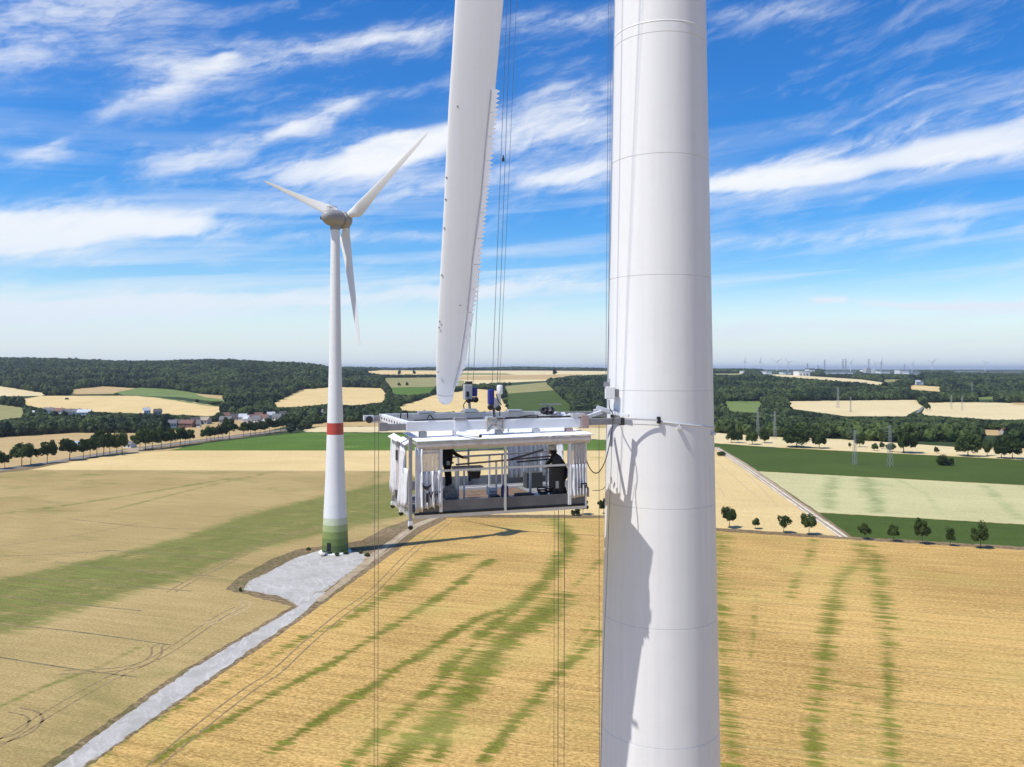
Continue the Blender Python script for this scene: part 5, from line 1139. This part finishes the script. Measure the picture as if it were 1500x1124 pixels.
# hoists
BLUE = mat('blue_motor', (.012, .02, .20), .4, var=.1); GREYB = mat('grey_housing', (.40, .41, .42), .5, .2, var=.1)
def wheel(c, r, w, m, parent=PL, ax='X', nm='pulley_wheel'):
    mb = MB(); mb.lathe([(.001, -w), (r * .5, -w), (r, -w * .9), (r * .82, 0), (r, w * .9), (r * .5, w), (.001, w)], 18, c, Matrix.Rotation(R(90), 3, ax)); return mb.build(nm, m, parent)
def hoist(s, v, kind):
    z0 = BZ + .135; k = .0177 if kind == 1 else .0171
    if kind == 1:
        MB().box(q(s, v, z0 + .05), (.36, .26, .09)).build('hoist_foot', ALU, PL); MB().tube([q(s, v, z0 + .08), q(s - .01, v, z0 + .30)], [.045, .035], 10).build('hoist_neck', ALUD, PL)
        MB().box(q(s - .06, v, z0 + .58), (.24, .20, .44)).build('hoist_housing', GREYB, PL, bevel=.02); MB().box(q(s - .09, v - .11, z0 + .52), (.08, .03, .16)).build('display_panel', BLACK, PL)
        MB().box(q(s - .03, v, z0 + .84), (.18, .16, .10)).build('cable_inlet', DARK, PL); MB().lathe([(.08, -.13), (.085, 0), (.08, .13)], 14, q(s + .15, v, z0 + .58)).build('motor', BLUE, PL)
        MB().box(q(s + .05, v, z0 + .36), (.16, .16, .14)).build('gearbox', DARK, PL); wheel(q(s - .06, v - .1, z0 + .33), .07, .03, BLACK); wheel(q(s + .15, v - .1, z0 + .36), .085, .03, BLACK)
        MB().tube([q(s - .16, v, z0 + .06), q(s - .19, v, z0 + .2), q(s - .1, v, z0 + .34)], .014, 6).build('hoist_hose', BLACK, PL)
    else:
        MB().box(q(s, v, z0 + .03), (.40, .24, .06)).build('hoist_foot', ALU, PL); MB().tube([q(s, v, z0 + .05), q(s, v, z0 + .28)], [.05, .035], 10).build('hoist_neck', ALUD, PL)
        MB().box(q(s - .08, v, z0 + .55), (.14, .18, .38)).build('motor', BLUE, PL, bevel=.03); MB().lathe([(.001, 0), (.07, 0), (.075, .02), (.075, .20), (.06, .23), (.001, .23)], 16, q(s + .15, v, z0 + .62)).build('brake_cylinder', ALUW, PL)
        MB().lathe([(.05, 0), (.055, .30)], 12, q(s + .13, v, z0 + .32)).build('hydraulic_tube', ALU, PL); MB().box(q(s + .04, v, z0 + .40), (.13, .18, .26)).build('gearbox', GREYB, PL, bevel=.02)
        MB().tube([q(s + .02, v - .12, z0 + .62), q(s + .07, v - .15, z0 + .45), q(s + .16, v - .13, z0 + .36)], .012, 6).build('hoist_hose', BLACK, PL)
        wheel(q(s - .12, v - .1, z0 + .30), .075, .03, BLACK); wheel(q(s + .08, v - .1, z0 + .27), .07, .03, BLACK)
hoist(2.52, 3.9, 1); hoist(2.17, .5, 2)
def cable(name, pts_, r=.012, m=BLACK, parent=PL, n=40):
    P_ = [Vector(p) for p in pts_]; out = []
    for i in range(len(P_) - 1):
        a, b, c, d = P_[max(i - 1, 0)], P_[i], P_[i + 1], P_[min(i + 2, len(P_) - 1)]
        for k in range(8):
            t = k / 8; out.append(.5 * ((2 * b) + (c - a) * t + (2 * a - 5 * b + 4 * c - d) * t * t + (-a + 3 * b - 3 * c + d) * t ** 3))
    out.append(P_[-1]); return MB().tube(out, r, 6).build(name, m, parent)
z0 = BZ + .15
cable('power_cable', [q(2.15, .45, z0 + .25), q(2.14, .40, z0 + .05), q(2.30, .36, z0), q(2.7, .4, z0 + .01), q(3.1, .42, z0 + .06), q(3.32, .45, z0 + .05), q(3.34, .5, z0 - .02)], .016)
cable('power_cable', [q(2.3, .7, z0 + .2), q(2.5, 1.2, z0 + .18), q(2.62, 1.4, z0 + .15), q(2.65, 1.5, z0)], .014)
cable('power_cable', [q(.15, .55, z0 - .01), q(1.0, .58, z0 + .005), q(1.9, .58, z0 + .01)], .014); cable('power_cable', [q(2.5, .56, z0), q(3.6, .56, z0 + .01), q(4.6, .56, z0)], .02)
cable('power_cable', [q(.42, 3.6, z0 - .15), q(.45, 3.6, z0 + .02), q(.53, 3.6, z0 + .05), q(.61, 3.6, z0 + .02), q(.63, 3.6, z0 - .15)], .018)
cable('power_cable', [q(.45, .42, z0 + .02), q(.50, .42, z0 + .12), q(.60, .42, z0 + .02)], .014)
# crumpled black bag and bar lying on the right cross beam, silver slack chain
def lumpy(name, m, c, size, seed, sub=3, amp=.35, parent=None, loc=None, rz=None, fr=2.2):
    bm = bmesh.new(); bmesh.ops.create_icosphere(bm, subdivisions=sub, radius=1.0); o = Vector((seed * 7.3, seed, 0))
    V = []
    for v in bm.verts:
        k = 1 + amp * mnoise.noise(v.co * fr + o) + amp * .5 * mnoise.noise(v.co * fr * 2.3 + o); V.append((c[0] + v.co.x * size[0] * k, c[1] + v.co.y * size[1] * k, c[2] + v.co.z * size[2] * k))
    F_ = [tuple(v.index for v in f.verts) for f in bm.faces]; bm.free(); mb = MB(); mb.add(V, F_, False); return mb.build(name, m, parent, loc, rz)
def placed(name, label, cat, s, v, z, group=None): e = empty(name, Wp(s, v, z), PR); return tag(e, label, cat, group)
TARP = mat('black_tarp', (.03, .03, .036), .45, var=.5, vscale=9)
bz_ = BZ + .125
lb = lumpy('cable_bag', TARP, (0, 0, .09), (.20, .22, .11), 3, amp=.55, loc=Wp(4.32, 2.3, bz_), rz=PR); tag(lb, 'crumpled dark cable bag lying on top of the ring frame', 'bag')
ob = MB().box((0, 0, 0), (.62, .05, .035)).box((-.05, 0, -.06), (.05, .05, .1)).build('aluminium_bar', ALUD, None, Wp(4.42, 2.3, bz_ + .27), PR); tag(ob, 'short grey aluminium bar lying across the dark cable bag', 'bar')
cable('safety_chain', [q(4.55, 2.2, BZ + .13), q(4.62, 1.8, BZ + .05), q(4.6, 1.4, BZ + .16), q(4.56, 1.0, BZ + .16), q(4.62, .75, BZ + .2)], .03, ALUW)
for k in range(9): MB().box(q(4.5 + .09 * math.sin(k * 1.3) + .03 * k, 2.1 - k * .15, BZ + .15 + .03 * math.cos(k * 2.1)), (.10, .05, .05), Matrix.Rotation(.6 * (-1) ** k, 3, 'Z')).build('chain_link', ALUW, PL)
# arms to the tower: pads, rollers, rods
def wbar(name, m, a, b, w, h=None): return MB().bar(to_local(a), to_local(b), w, h or w).build(name, m, PL)
E1 = Wp(5.72, .5, BZ); R1 = tsurf(964, -1.36, .10)
wbar('contact_rod', ALU, E1 + Vector((0, -.02, .07)), R1, .035, .045); wbar('contact_rod', ALU, E1 + Vector((.02, 0, -.06)), tsurf(968, -1.50, .03), .018, .02)
MB().box(to_local(E1), (.10, .15, .20)).build('arm_end_plate', DARK, PL)
MB().lathe([(.05, -.09), (.055, 0), (.05, .09)], 14, to_local(R1 + Vector((.02, .02, .0)))).build('contact_roller', BLACK, PL)
R2 = tsurf(899, -1.18, .12); far_end = Wp(6.3, 3.9, BZ)
wbar('tower_bracket', ALUW, Wp(4.75, .62, BZ + .12), R2 + Vector((-.35, -.05, -.0)), .07, .09); wbar('tower_bracket', ALU, R2 + Vector((-.45, .15, .12)), R2 + Vector((.1, -.05, -.05)), .10, .10)
wbar('tower_bracket', ALUW, R2 + Vector((-.5, .4, .02)), R2 + Vector((.35, -.42, -.08)), .05, .07); MB().box(to_local(R2 + Vector((-.42, .1, .0))), (.20, .18, .10)).build('bracket_block', ALU, PL)
MB().lathe([(.05, -.1), (.055, 0), (.05, .1)], 14, to_local(tsurf(897, -1.25, .07))).build('contact_roller', BLACK, PL)
# strap around the tower (fixed to the tower) and its brackets
sp = []
a0 = math.atan2(tsurf(968, -1.4).y - TY, tsurf(968, -1.4).x - TX)
for k in range(60):
    a = a0 + k * R(3.0); zz = -1.41 - .30 * k / 35; r = p2(H + zz) + .012; sp.append((r * math.cos(a), r * math.sin(a), H + zz))
MB().tube(sp, .014, 6).build('strap', STRAP, T2)
for px, zr in ((995, -1.56), (1045.5, -1.78)):
    p = tsurf(px, zr, .05) - base; MB().box(p, (.10, .10, .07)).box(p + Vector((0, 0, .07)), (.03, .03, .10)).build('strap_bracket', STRAP, T2)
# junction box hanging at the tower edge
jb = Vector((2.66, 22.28, H - .66)); e = empty('junction_box', jb - Vector((0, 0, .17))); tag(e, 'white junction box with cables hanging at the left edge of the big tower', 'junction box')
MB().box((0, 0, .17), (.25, .24, .33)).build('housing', WHITE, e, bevel=.012); MB().box((-.10, 0, .40), (.12, .14, .14)).build('rope_clamp', ALUD, e); MB().tube([(-.02, 0, .3), (-.02, 0, .55)], .03, 8).build('rope_socket', ALU, e)
MB().box((.17, .12, .17), (.14, .2, .2)).build('mount', ALUD, e)

# ------------------------------------------------------------------ ropes and hanging cables
ROPE = mat('steel_rope', (.13, .13, .135), .5, .3); GREENR = mat('grey_green_rope', (.11, .12, .10), .7)
def rope(label, a, b, r=.0065, m=ROPE, name='hoist_rope', grp='steel ropes of the platform'):
    a, b = Vector(a), Vector(b); o = MB().tube([(0, 0, 0), b - a], r, 6).build(name, m, None, a); return tag(o, label, 'rope', grp)
z1 = BZ + .15
def topat(a, pxt):          # straight rope that crosses the photo's top edge at pxt
    a = Vector(a); zt = H + HZ / F * a.y; t = (zt - a.z) / (96 - a.z); xt = (pxt - CX) / F * a.y; return (a.x + (xt - a.x) / t, a.y - .6, 96)
h1 = Wp(2.46, 3.9, z1 + .9); h1b = Wp(2.62, 3.9, z1 + .72); h2 = Wp(2.12, .5, z1 + .75); h2b = Wp(2.25, .5, z1 + .72)
rope('steel rope rising from the rear hoist close behind the blade edge', h1, topat(h1, 716)); rope('steel rope rising from the motor side of the rear hoist', h1b, topat(h1b, 722))
r1 = rope('left steel rope rising from the blue front hoist', h2, topat(h2, 743)); rope('right steel rope rising from the blue front hoist', h2b, topat(h2b, 748.5)); h3 = Wp(2.3, .5, z1 + .4); rope('thin pale rope furthest right above the front hoist', h3, topat(h3, 757), .005, GREENR)
c_ = P3(737.2, 234, 20.7); o = MB().box((0, 0, 0), (.06, .05, .09)).box((.0, 0, .08), (.03, .03, .06)).build('rope_clip', BLACK, None, c_); tag(o, 'small black clip on the rope beside the serrated blade edge', 'rope clip')
for px, lb in ((887.5, 'left of two long ropes hanging down to the junction box'), (891, 'right of two long ropes hanging down to the junction box')): rope(lb, ((px - CX) / F * 22.3, 22.3, H - .3), ((px - CX) / F * 22.3 + .3, 22.3, 96), .006)
for px, lb in ((549, 'left of two ropes dropping from the far left outrigger to the field'), (554.5, 'right of two ropes dropping from the far left outrigger to the field')): x = (px - CX) / F * 22.95; rope(lb, (x, 22.95, H - 1.5), (x - .12, 22.95, 0), .0075)
for s, v, px, lb in ((3.7, 1.0, 812, 'thin pale rope dropping below the right part of the platform'), (3.8, 1.2, 818, 'middle rope dropping below the right part of the platform'), (3.9, 1.6, 827, 'dark rope dropping below the right end of the platform')):
    d = Wp(s, v, 0).y; x = (px - CX) / F * d; rope(lb, (x, d, H - 3.5), (x - .1, d, 0), .0085 if px > 815 else .005)
x = (877.5 - CX) / F * 22; rope('rope dropping beside the left edge of the big tower', (x, 22, H - 1.45), (x + .03, 22, 0), .007)
def wcable(label, pts_, r=.011, name='power_cable'):
    P_ = [Vector(p) for p in pts_]; o = cable(name, [p - P_[0] for p in P_], r, BLACK, None); o.location = P_[0]; return tag(o, label, 'cable')
d = 21.9
wcable('black cable looping from the junction box down to the platform end', [P3(892, 586, 22.1), P3(893, 598, 21.9), P3(898, 608, 21.6), P3(897, 625, 21.45), P3(893, 650, 21.45), P3(887, 674, 21.3), P3(878, 691, 21.2), P3(869, 692, 21.1), P3(861, 680, 21), P3(857, 664, 20.9)], .014)
wcable('thin cable running down the left edge of the big tower', [P3(896, 640, 21.5), P3(895, 690, 21.6), P3(892, 760, 21.65), P3(888.5, 860, 21.7), P3(884, 960, 21.7), P3(880, 1124, 21.7), P3(877, 1250, 21.7)], .006)
wcable('slack cable end hanging behind the tower edge', [P3(889, 700, 23.6), P3(887, 712, 23.6), P3(880, 718, 23.6), P3(868, 719, 23.5)], .009)

# ------------------------------------------------------------------ things on the platform
Z0 = -3.415
def thing_box(name, lab, cat, m, s, v, w, dp, h, z=Z0, bevel=.02): o = MB().box((0, 0, h / 2), (w, dp, h)).build(name, m, None, Wp(s, v, z), PR, bevel=bevel); return tag(o, lab, cat)
# blue canister with lid and handle
e = placed('blue_canister', 'dark blue canister standing behind the middle post of the platform', 'canister', 2.36, .22, Z0)
MB().box((0, 0, .26), (.17, .15, .50)).build('body', mat('navy_plastic', (.012, .014, .12), .4), e, bevel=.035); MB().lathe([(.001, 0), (.03, 0), (.03, .03), (.001, .03)], 12, (-.03, 0, .51)).build('cap', BLACK, e); MB().tube([(-.05, 0, .51), (-.04, 0, .55), (.05, 0, .55), (.06, 0, .51)], .010, 6).build('handle', ALUW, e)
lumpy_b = lumpy('tool_bag', mat('maroon_black_cloth', (.022, .012, .014), .8, var=.5), (0, 0, .13), (.16, .12, .14), 5, amp=.35, loc=Wp(2.14, .22, Z0), rz=PR); tag(lumpy_b, 'dark maroon tool bag beside the blue canister', 'bag')
e = placed('small_winch', 'small grey winch on a bracket behind the tool bag', 'winch', 2.22, .75, Z0)
MB().box((0, 0, .12), (.20, .14, .24)).build('base', ALUD, e); MB().lathe([(.06, -.09), (.065, 0), (.06, .09)], 14, (0, 0, .32), Matrix.Rotation(R(90), 3, 'Y')).build('drum', ALU, e); MB().box((-.13, 0, .33), (.04, .12, .2)).build('side_plate', ALUW, e)
thing_box('black_case', 'flat black case lying behind the toe board right of the middle post', 'case', BLACK, 2.86, .18, .46, .25, .30)
o = lumpy('white_rag', CLOTH, (0, 0, .05), (.14, .09, .06), 8, amp=.5, loc=Wp(3.16, .20, Z0 + .18), rz=PR); tag(o, 'crumpled white rag between black case and cable heap', 'rag')
e = placed('cable_heap', 'heap of dark cable and hose beside the black locker', 'cable heap', 3.42, .2, Z0)
mb = MB()
for k in range(5):
    P_ = [(math.cos(a) * (.13 + .015 * k) + .02 * math.sin(3 * a + k), math.sin(a) * (.09 + .01 * k), .20 + .045 * k + .02 * math.sin(2 * a + k)) for a in np.linspace(0, 6.28, 22)]; mb.tube(P_, .016, 6)
mb.build('coil', BLACK, e); lumpy('hose_bundle', mat('dark_green_hose', (.03, .045, .04), .5), (.02, 0, .12), (.17, .12, .12), 11, amp=.4, parent=e); MB().lathe([(.001, 0), (.03, 0), (.03, .015), (.001, .015)], 10, (.05, -.13, .27), Matrix.Rotation(R(90), 3, 'X')).build('coupling', ALUW, e)
e = placed('black_locker', 'tall black equipment locker in front of the right worker', 'locker', 3.79, .30, Z0)
MB().box((0, 0, .46), (.33, .30, .92)).build('cabinet', mat('black_cabinet', (.008, .008, .009), .5), e, bevel=.015); MB().box((-.06, -.165, .48), (.09, .03, .19)).build('switch_box', GREYB, e, bevel=.01); MB().tube([(-.06, -.17, .36), (-.03, -.19, .2), (.04, -.18, .12)], .010, 6).build('cord', BLACK, e)
e = placed('box_shelf_case', 'white lidded brown box hanging at the inner rail', 'box', 1.93, 1.45, -2.66 - .08)
MB().add([(-.16, -.1, .06), (.16, -.1, .06), (.16, .1, .06), (-.16, .1, .06), (-.12, -.08, -.12), (.13, -.08, -.12), (.13, .08, -.12), (-.12, .08, -.12)], [(0, 3, 2, 1), (4, 5, 6, 7), (0, 1, 5, 4), (1, 2, 6, 5), (2, 3, 7, 6), (3, 0, 4, 7)]).build('tray', mat('brown_box', (.06, .035, .03), .7), e); MB().box((0, 0, .10), (.33, .22, .07)).build('lid', WALL['white'], e, bevel=.02)
e = placed('chain_hook', 'chain with red hook hanging under the roof right of the middle post', 'hook', 2.42, .3, -2.48)
mb = MB()
for k in range(9): mb.tube([(.016 * math.cos(a), 0, .12 + k * .055 + .03 * math.sin(a)) if k % 2 else (0, .016 * math.cos(a), .12 + k * .055 + .03 * math.sin(a)) for a in np.linspace(0, 6.28, 10)], .007, 5)
mb.build('chain', DARK, e); MB().tube([(0, 0, .12), (0, 0, .07), (.035, 0, .03), (.02, 0, -.02), (-.02, 0, -.02), (-.035, 0, .02)], .012, 8).build('hook', mat('red_hook', (.35, .03, .025), .5), e)
e = placed('woven_bag', 'grey brown carrying bag at the feet of the left worker', 'bag', 1.12, .95, Z0)
lumpy('bag_body', mat('grey_brown_weave', (.30, .27, .24), .95, var=.4, vscale=14), (0.03, 0, .25), (.22, .16, .24), 14, amp=.16, parent=e); MB().tube([(.08, 0, .38), (.15, -.02, .42), (.2, -.02, .34), (.2, -.02, .24)], .018, 6).build('strap', CLOTH, e); MB().tube([(-.1, -.05, .40), (-.02, -.06, .5), (.08, -.05, .40)], .012, 6).build('handle', BLACK, e)
thing_box('green_crate', 'dark green crate on the deck behind the left curtain', 'crate', mat('dark_green_plastic', (.025, .04, .035), .6), .95, .35, .44, .30, .24)
thing_box('red_toolbox', 'small dark red toolbox behind the green crate', 'toolbox', mat('dark_red_plastic', (.10, .02, .02), .5), 1.30, .70, .22, .16, .14)
thing_box('paper_sheet_stack', 'white paper stack on the deck left of the black case', 'paper', WALL['white'], 2.62, .35, .18, .14, .22, bevel=.004)
thing_box('grey_equipment_case', 'dark grey equipment case on the rear walkway before the curtain', 'case', mat('dark_grey_case', (.05, .055, .055), .6), 4.15, 3.0, .5, .3, .45)
e = placed('safety_lantern', 'small dark lantern hanging from the inner rail near the left worker', 'lantern', 1.66, .9, -2.85)
MB().lathe([(.001, 0), (.035, 0), (.04, .05), (.03, .12), (.012, .15), (.012, .3)], 12).build('lamp_body', BLACK, e)

# ------------------------------------------------------------------ workers
CLO = mat('black_workwear', (.010, .010, .012), .85, var=.4, vscale=10); CLO2 = mat('charcoal_workwear', (.028, .028, .032), .8, var=.5, vscale=12)
SKIN = mat('skin', (.45, .27, .19), .6); BOOT = mat('brown_boot', (.05, .03, .022), .7)
def person(name, label, loc, rz, J, clo, skin_names=(), boots=()):
    """one continuous body grown with a Skin modifier over jointed edges"""
    names = list(J); vs = [J[k][1] for k in names]; ed = [(names.index(J[k][0]), names.index(k)) for k in names if J[k][0]]
    me = bpy.data.meshes.new('body'); me.from_pydata(vs, ed, []); o = bpy.data.objects.new('body', me); COL.objects.link(o)
    o.modifiers.new('skin', 'SKIN'); sk = me.skin_vertices[0].data if me.skin_vertices else None
    if sk is None:
        bm = bmesh.new(); bm.from_mesh(me); bm.verts.layers.skin.verify(); bm.to_mesh(me); bm.free(); sk = me.skin_vertices[0].data
    for i, k in enumerate(names): r = J[k][2]; sk[i].radius = r if isinstance(r, tuple) else (r, r); sk[i].use_root = (k == 'pelvis')
    sb = o.modifiers.new('sub', 'SUBSURF'); sb.levels = 2; sb.render_levels = 2
    dg = bpy.context.evaluated_depsgraph_get(); m2 = bpy.data.meshes.new_from_object(o.evaluated_get(dg)); bpy.data.objects.remove(o)
    m2.materials.clear()
    for mm in (clo, SKIN, BOOT): m2.materials.append(mm)
    J3 = np.array([J[k][1] for k in names])
    for p in m2.polygons:
        i = int(np.argmin(((J3 - np.array(p.center)) ** 2).sum(1))); nm = names[i]; p.use_smooth = True
        p.material_index = 1 if any(nm.startswith(x) for x in skin_names) else (2 if any(nm.startswith(x) for x in boots) else 0)
    e = empty(name, loc, rz); tag(e, label, 'person'); link_mesh('body', m2, e); return e
def hand(J, wrist, wp, d, side, pre):
    """palm, four unequal bent fingers and a thumb"""
    d = Vector(d).normalized(); s = Vector(side).normalized(); n = d.cross(s); w = Vector(wp)
    J[pre + 'palm'] = (wrist, tuple(w + d * .05), (.034, .02)); J[pre + 'knuckle'] = (pre + 'palm', tuple(w + d * .09), (.036, .016))
    for i, (off, L) in enumerate(((-.030, .068), (-.010, .078), (.010, .074), (.030, .058))):
        b = w + d * .095 + s * off; m = b + d * L * .5 - n * .008; t = b + d * L * .9 - n * .03
        J[pre + 'fa%d' % i] = (pre + 'knuckle', tuple(b), .0095); J[pre + 'fb%d' % i] = (pre + 'fa%d' % i, tuple(m), .009); J[pre + 'fc%d' % i] = (pre + 'fb%d' % i, tuple(t), .0075)
    b = w + d * .035 - s * .035; J[pre + 'ta'] = (pre + 'palm', tuple(b), .012); J[pre + 'tb'] = (pre + 'ta', tuple(b + d * .035 - s * .02 - n * .01), .010); J[pre + 'tc'] = (pre + 'tb', tuple(b + d * .06 - s * .022 - n * .02), .008)
# left worker: standing, facing right (+x), one arm held out
J = {'pelvis': (None, (0, 0, .93), (.18, .17)), 'waist': ('pelvis', (-.01, 0, 1.08), (.175, .16)), 'chest': ('waist', (.0, 0, 1.27), (.19, .175)), 'upper': ('chest', (.01, 0, 1.40), (.15, .14)), 'neck': ('upper', (.03, 0, 1.50), .055),
     'jaw': ('neck', (.055, 0, 1.57), .065), 'skull': ('jaw', (.045, 0, 1.65), .088), 'crownh': ('skull', (.035, 0, 1.70), .07), 'nose': ('jaw', (.135, 0, 1.60), .014)}
for s, t in ((-1, 'n'), (1, 'f')):
    J['hip' + t] = ('pelvis', (.0, s * .10, .85), .10); J['knee' + t] = ('hip' + t, (.04 + .03 * s, s * .12, .48), .068); J['calf' + t] = ('knee' + t, (.01 + .04 * s, s * .12, .32), .06); J['boota' + t] = ('calf' + t, (-.01 + .05 * s, s * .12, .09), .046); J['bootb' + t] = ('boota' + t, (.07 + .05 * s, s * .13, .045), .045); J['bootc' + t] = ('bootb' + t, (.17 + .05 * s, s * .14, .035), .034)
    J['sh' + t] = ('upper', (.01, s * .18, 1.40), .075)
J['elbn'] = ('shn', (.20, -.26, 1.22), .052); J['wrn'] = ('elbn', (.40, -.27, 1.13), .032); hand(J, 'wrn', (.40, -.27, 1.13), (1, -.05, -.05), (0, 1, .2), 'hn')
J['elbf'] = ('shf', (-.12, .26, 1.14), .052); J['wrf'] = ('elbf', (-.05, .24, .92), .032); hand(J, 'wrf', (-.05, .24, .92), (.3, -.1, -1), (0, 1, 0), 'hf')
w1 = person('person', 'worker in black standing behind the left curtain, reaching one arm out', Wp(1.24, 1.55, Z0), PR * .3, J, CLO, ('hn', 'hf', 'jaw', 'skull', 'nose'), ('boot',))
lumpy('hair', mat('dark_hair', (.03, .02, .015), .9), (.03, 0, 1.685), (.098, .092, .082), 21, amp=.08, parent=w1); MB().box((.02, -.16, .98), (.09, .04, .11)).build('radio', GREYB, w1, bevel=.01); MB().tube([(.155 * math.cos(a), .135 * math.sin(a), .97) for a in np.linspace(0, 6.28, 20)], .018, 6).build('belt', BLACK, w1)
# right worker: bent forward over the rail, facing left (-x), dark hood and white cap
J = {'pelvis': (None, (.22, 0, .84), (.15, .13)), 'waist': ('pelvis', (.15, 0, .98), (.14, .12)), 'chest': ('waist', (.04, 0, 1.12), (.165, .14)), 'upper': ('chest', (-.03, 0, 1.21), (.14, .11)), 'neck': ('upper', (-.09, 0, 1.28), .055),
     'jaw': ('neck', (-.15, 0, 1.31), .062), 'skull': ('jaw', (-.12, 0, 1.385), .088), 'crownh': ('skull', (-.11, 0, 1.43), .07), 'nose': ('jaw', (-.215, 0, 1.335), .014)}
for s, t in ((-1, 'n'), (1, 'f')):
    J['hip' + t] = ('pelvis', (.22, s * .10, .78), .10); J['knee' + t] = ('hip' + t, (.12, s * .12, .44), .068); J['calf' + t] = ('knee' + t, (.18, s * .12, .28), .06); J['boota' + t] = ('calf' + t, (.22, s * .12, .09), .046); J['bootb' + t] = ('boota' + t, (.14, s * .13, .045), .045); J['bootc' + t] = ('bootb' + t, (.04, s * .14, .035), .034)
    J['sh' + t] = ('upper', (-.02, s * .18, 1.20), .078); J['elb' + t] = ('sh' + t, (-.16, s * .24, 1.03), .055); J['wr' + t] = ('elb' + t, (-.24, s * .16, .98 if s < 0 else 1.0), .034); hand(J, 'wr' + t, J['wr' + t][1], (-.6, -s * .2, -.35), (0, 1, 0), 'h' + t)
for _k in list(J):
    if not _k.startswith(('boot', 'calf')):
        par, p_, r_ = J[_k]; J[_k] = (par, (p_[0] - (.06 if _k.startswith('knee') else 0), p_[1], p_[2] - (.03 if _k.startswith('knee') else .11)), r_)
w2 = person('person', 'worker in charcoal clothes with white cap bending over behind the black locker', Wp(3.98, .78, Z0), PR * .6, J, CLO2, ('hn', 'hf', 'jaw', 'skull', 'nose'), ('boot',))
lumpy('hood', mat('dark_hood', (.02, .02, .024), .9), (-.10, 0, 1.265), (.105, .10, .095), 23, amp=.1, parent=w2)
cp = MB(); cp.lathe([(.105, 0), (.10, .05), (.07, .095), (.001, .11)], 18, (-.11, 0, 1.295)); cp.box((-.22, 0, 1.305), (.10, .13, .015)); cp.build('cap', WALL['white'], w2)
hb = lumpy('camera_backpack', mat('grey_black_pack', (.05, .05, .052), .7, var=.8, vscale=30), (0, 0, .14), (.13, .10, .12), 31, amp=.35, loc=Wp(3.80, .30, Z0 + .92), rz=PR); tag(hb, 'patterned dark backpack lying on top of the black locker', 'backpack')

# ------------------------------------------------------------------ far wind turbines on the horizon
FB = blade_mesh('far_blade', 38, WALL['white'])
for i, (px, pyh, rot, sc) in enumerate(((1090.5, 529, 10, 1), (1113, 529, 25, 1.1), (1138, 530, 55, 1.15), (1154, 531, 80, 1.1), (1246, 531, 40, 1.0), (1290.5, 530, 15, 1.1), (1336, 533, 30, 1.0), (1365, 531, 50, 1.2), (1443, 532, 75, 1.0), (1281, 533, 95, .8))):
    d = 6800 / sc; x = (px - CX) / F * d; z = float(terr(x, d)); hz = H + (HZ - pyh) / F * d - z
    e = empty('far_wind_turbine', (x, d, z)); tag(e, 'tiny white turbine on the horizon, %s from the left' % ORD[i], 'wind turbine', 'wind turbines on the horizon')
    MB().lathe([(3.2, -10), (1.6, hz)], 16).build('tower', WALL['white'], e); MB().box((0, 0, hz + 1), (4, 9, 4)).build('nacelle', WALL['white'], e, bevel=1)
    for k in range(3):
        o = link_mesh('rotor_blade', FB, e); o.location = (0, -5.5, hz + 1); o.rotation_euler = (0, R(rot + 120 * k), 0); o.scale = (1.6, 1.6, 1.15)
# transmission line wires over the green field
# ------------------------------------------------------------------ air
def haze():
    m = bpy.data.materials.new('haze_air'); m.use_nodes = True; nt = m.node_tree; nt.nodes.clear(); o = nt.nodes.new('ShaderNodeOutputMaterial'); v = nt.nodes.new('ShaderNodeVolumePrincipled')
    v.inputs['Color'].default_value = (.80, .90, 1.0, 1); v.inputs['Density'].default_value = 4.6e-5; v.inputs['Anisotropy'].default_value = .2; nt.links.new(v.outputs[0], o.inputs['Volume'])
    x0, x1, y0, y1, z0, z1 = -95000, 95000, -3500, 62000, -75, 165
    mb = MB(); mb.box(((x0 + x1) / 2, (y0 + y1) / 2, (z0 + z1) / 2), (x1 - x0, y1 - y0, z1 - z0)); ob = mb.build('haze', m); tag(ob, kind='stuff')
haze()
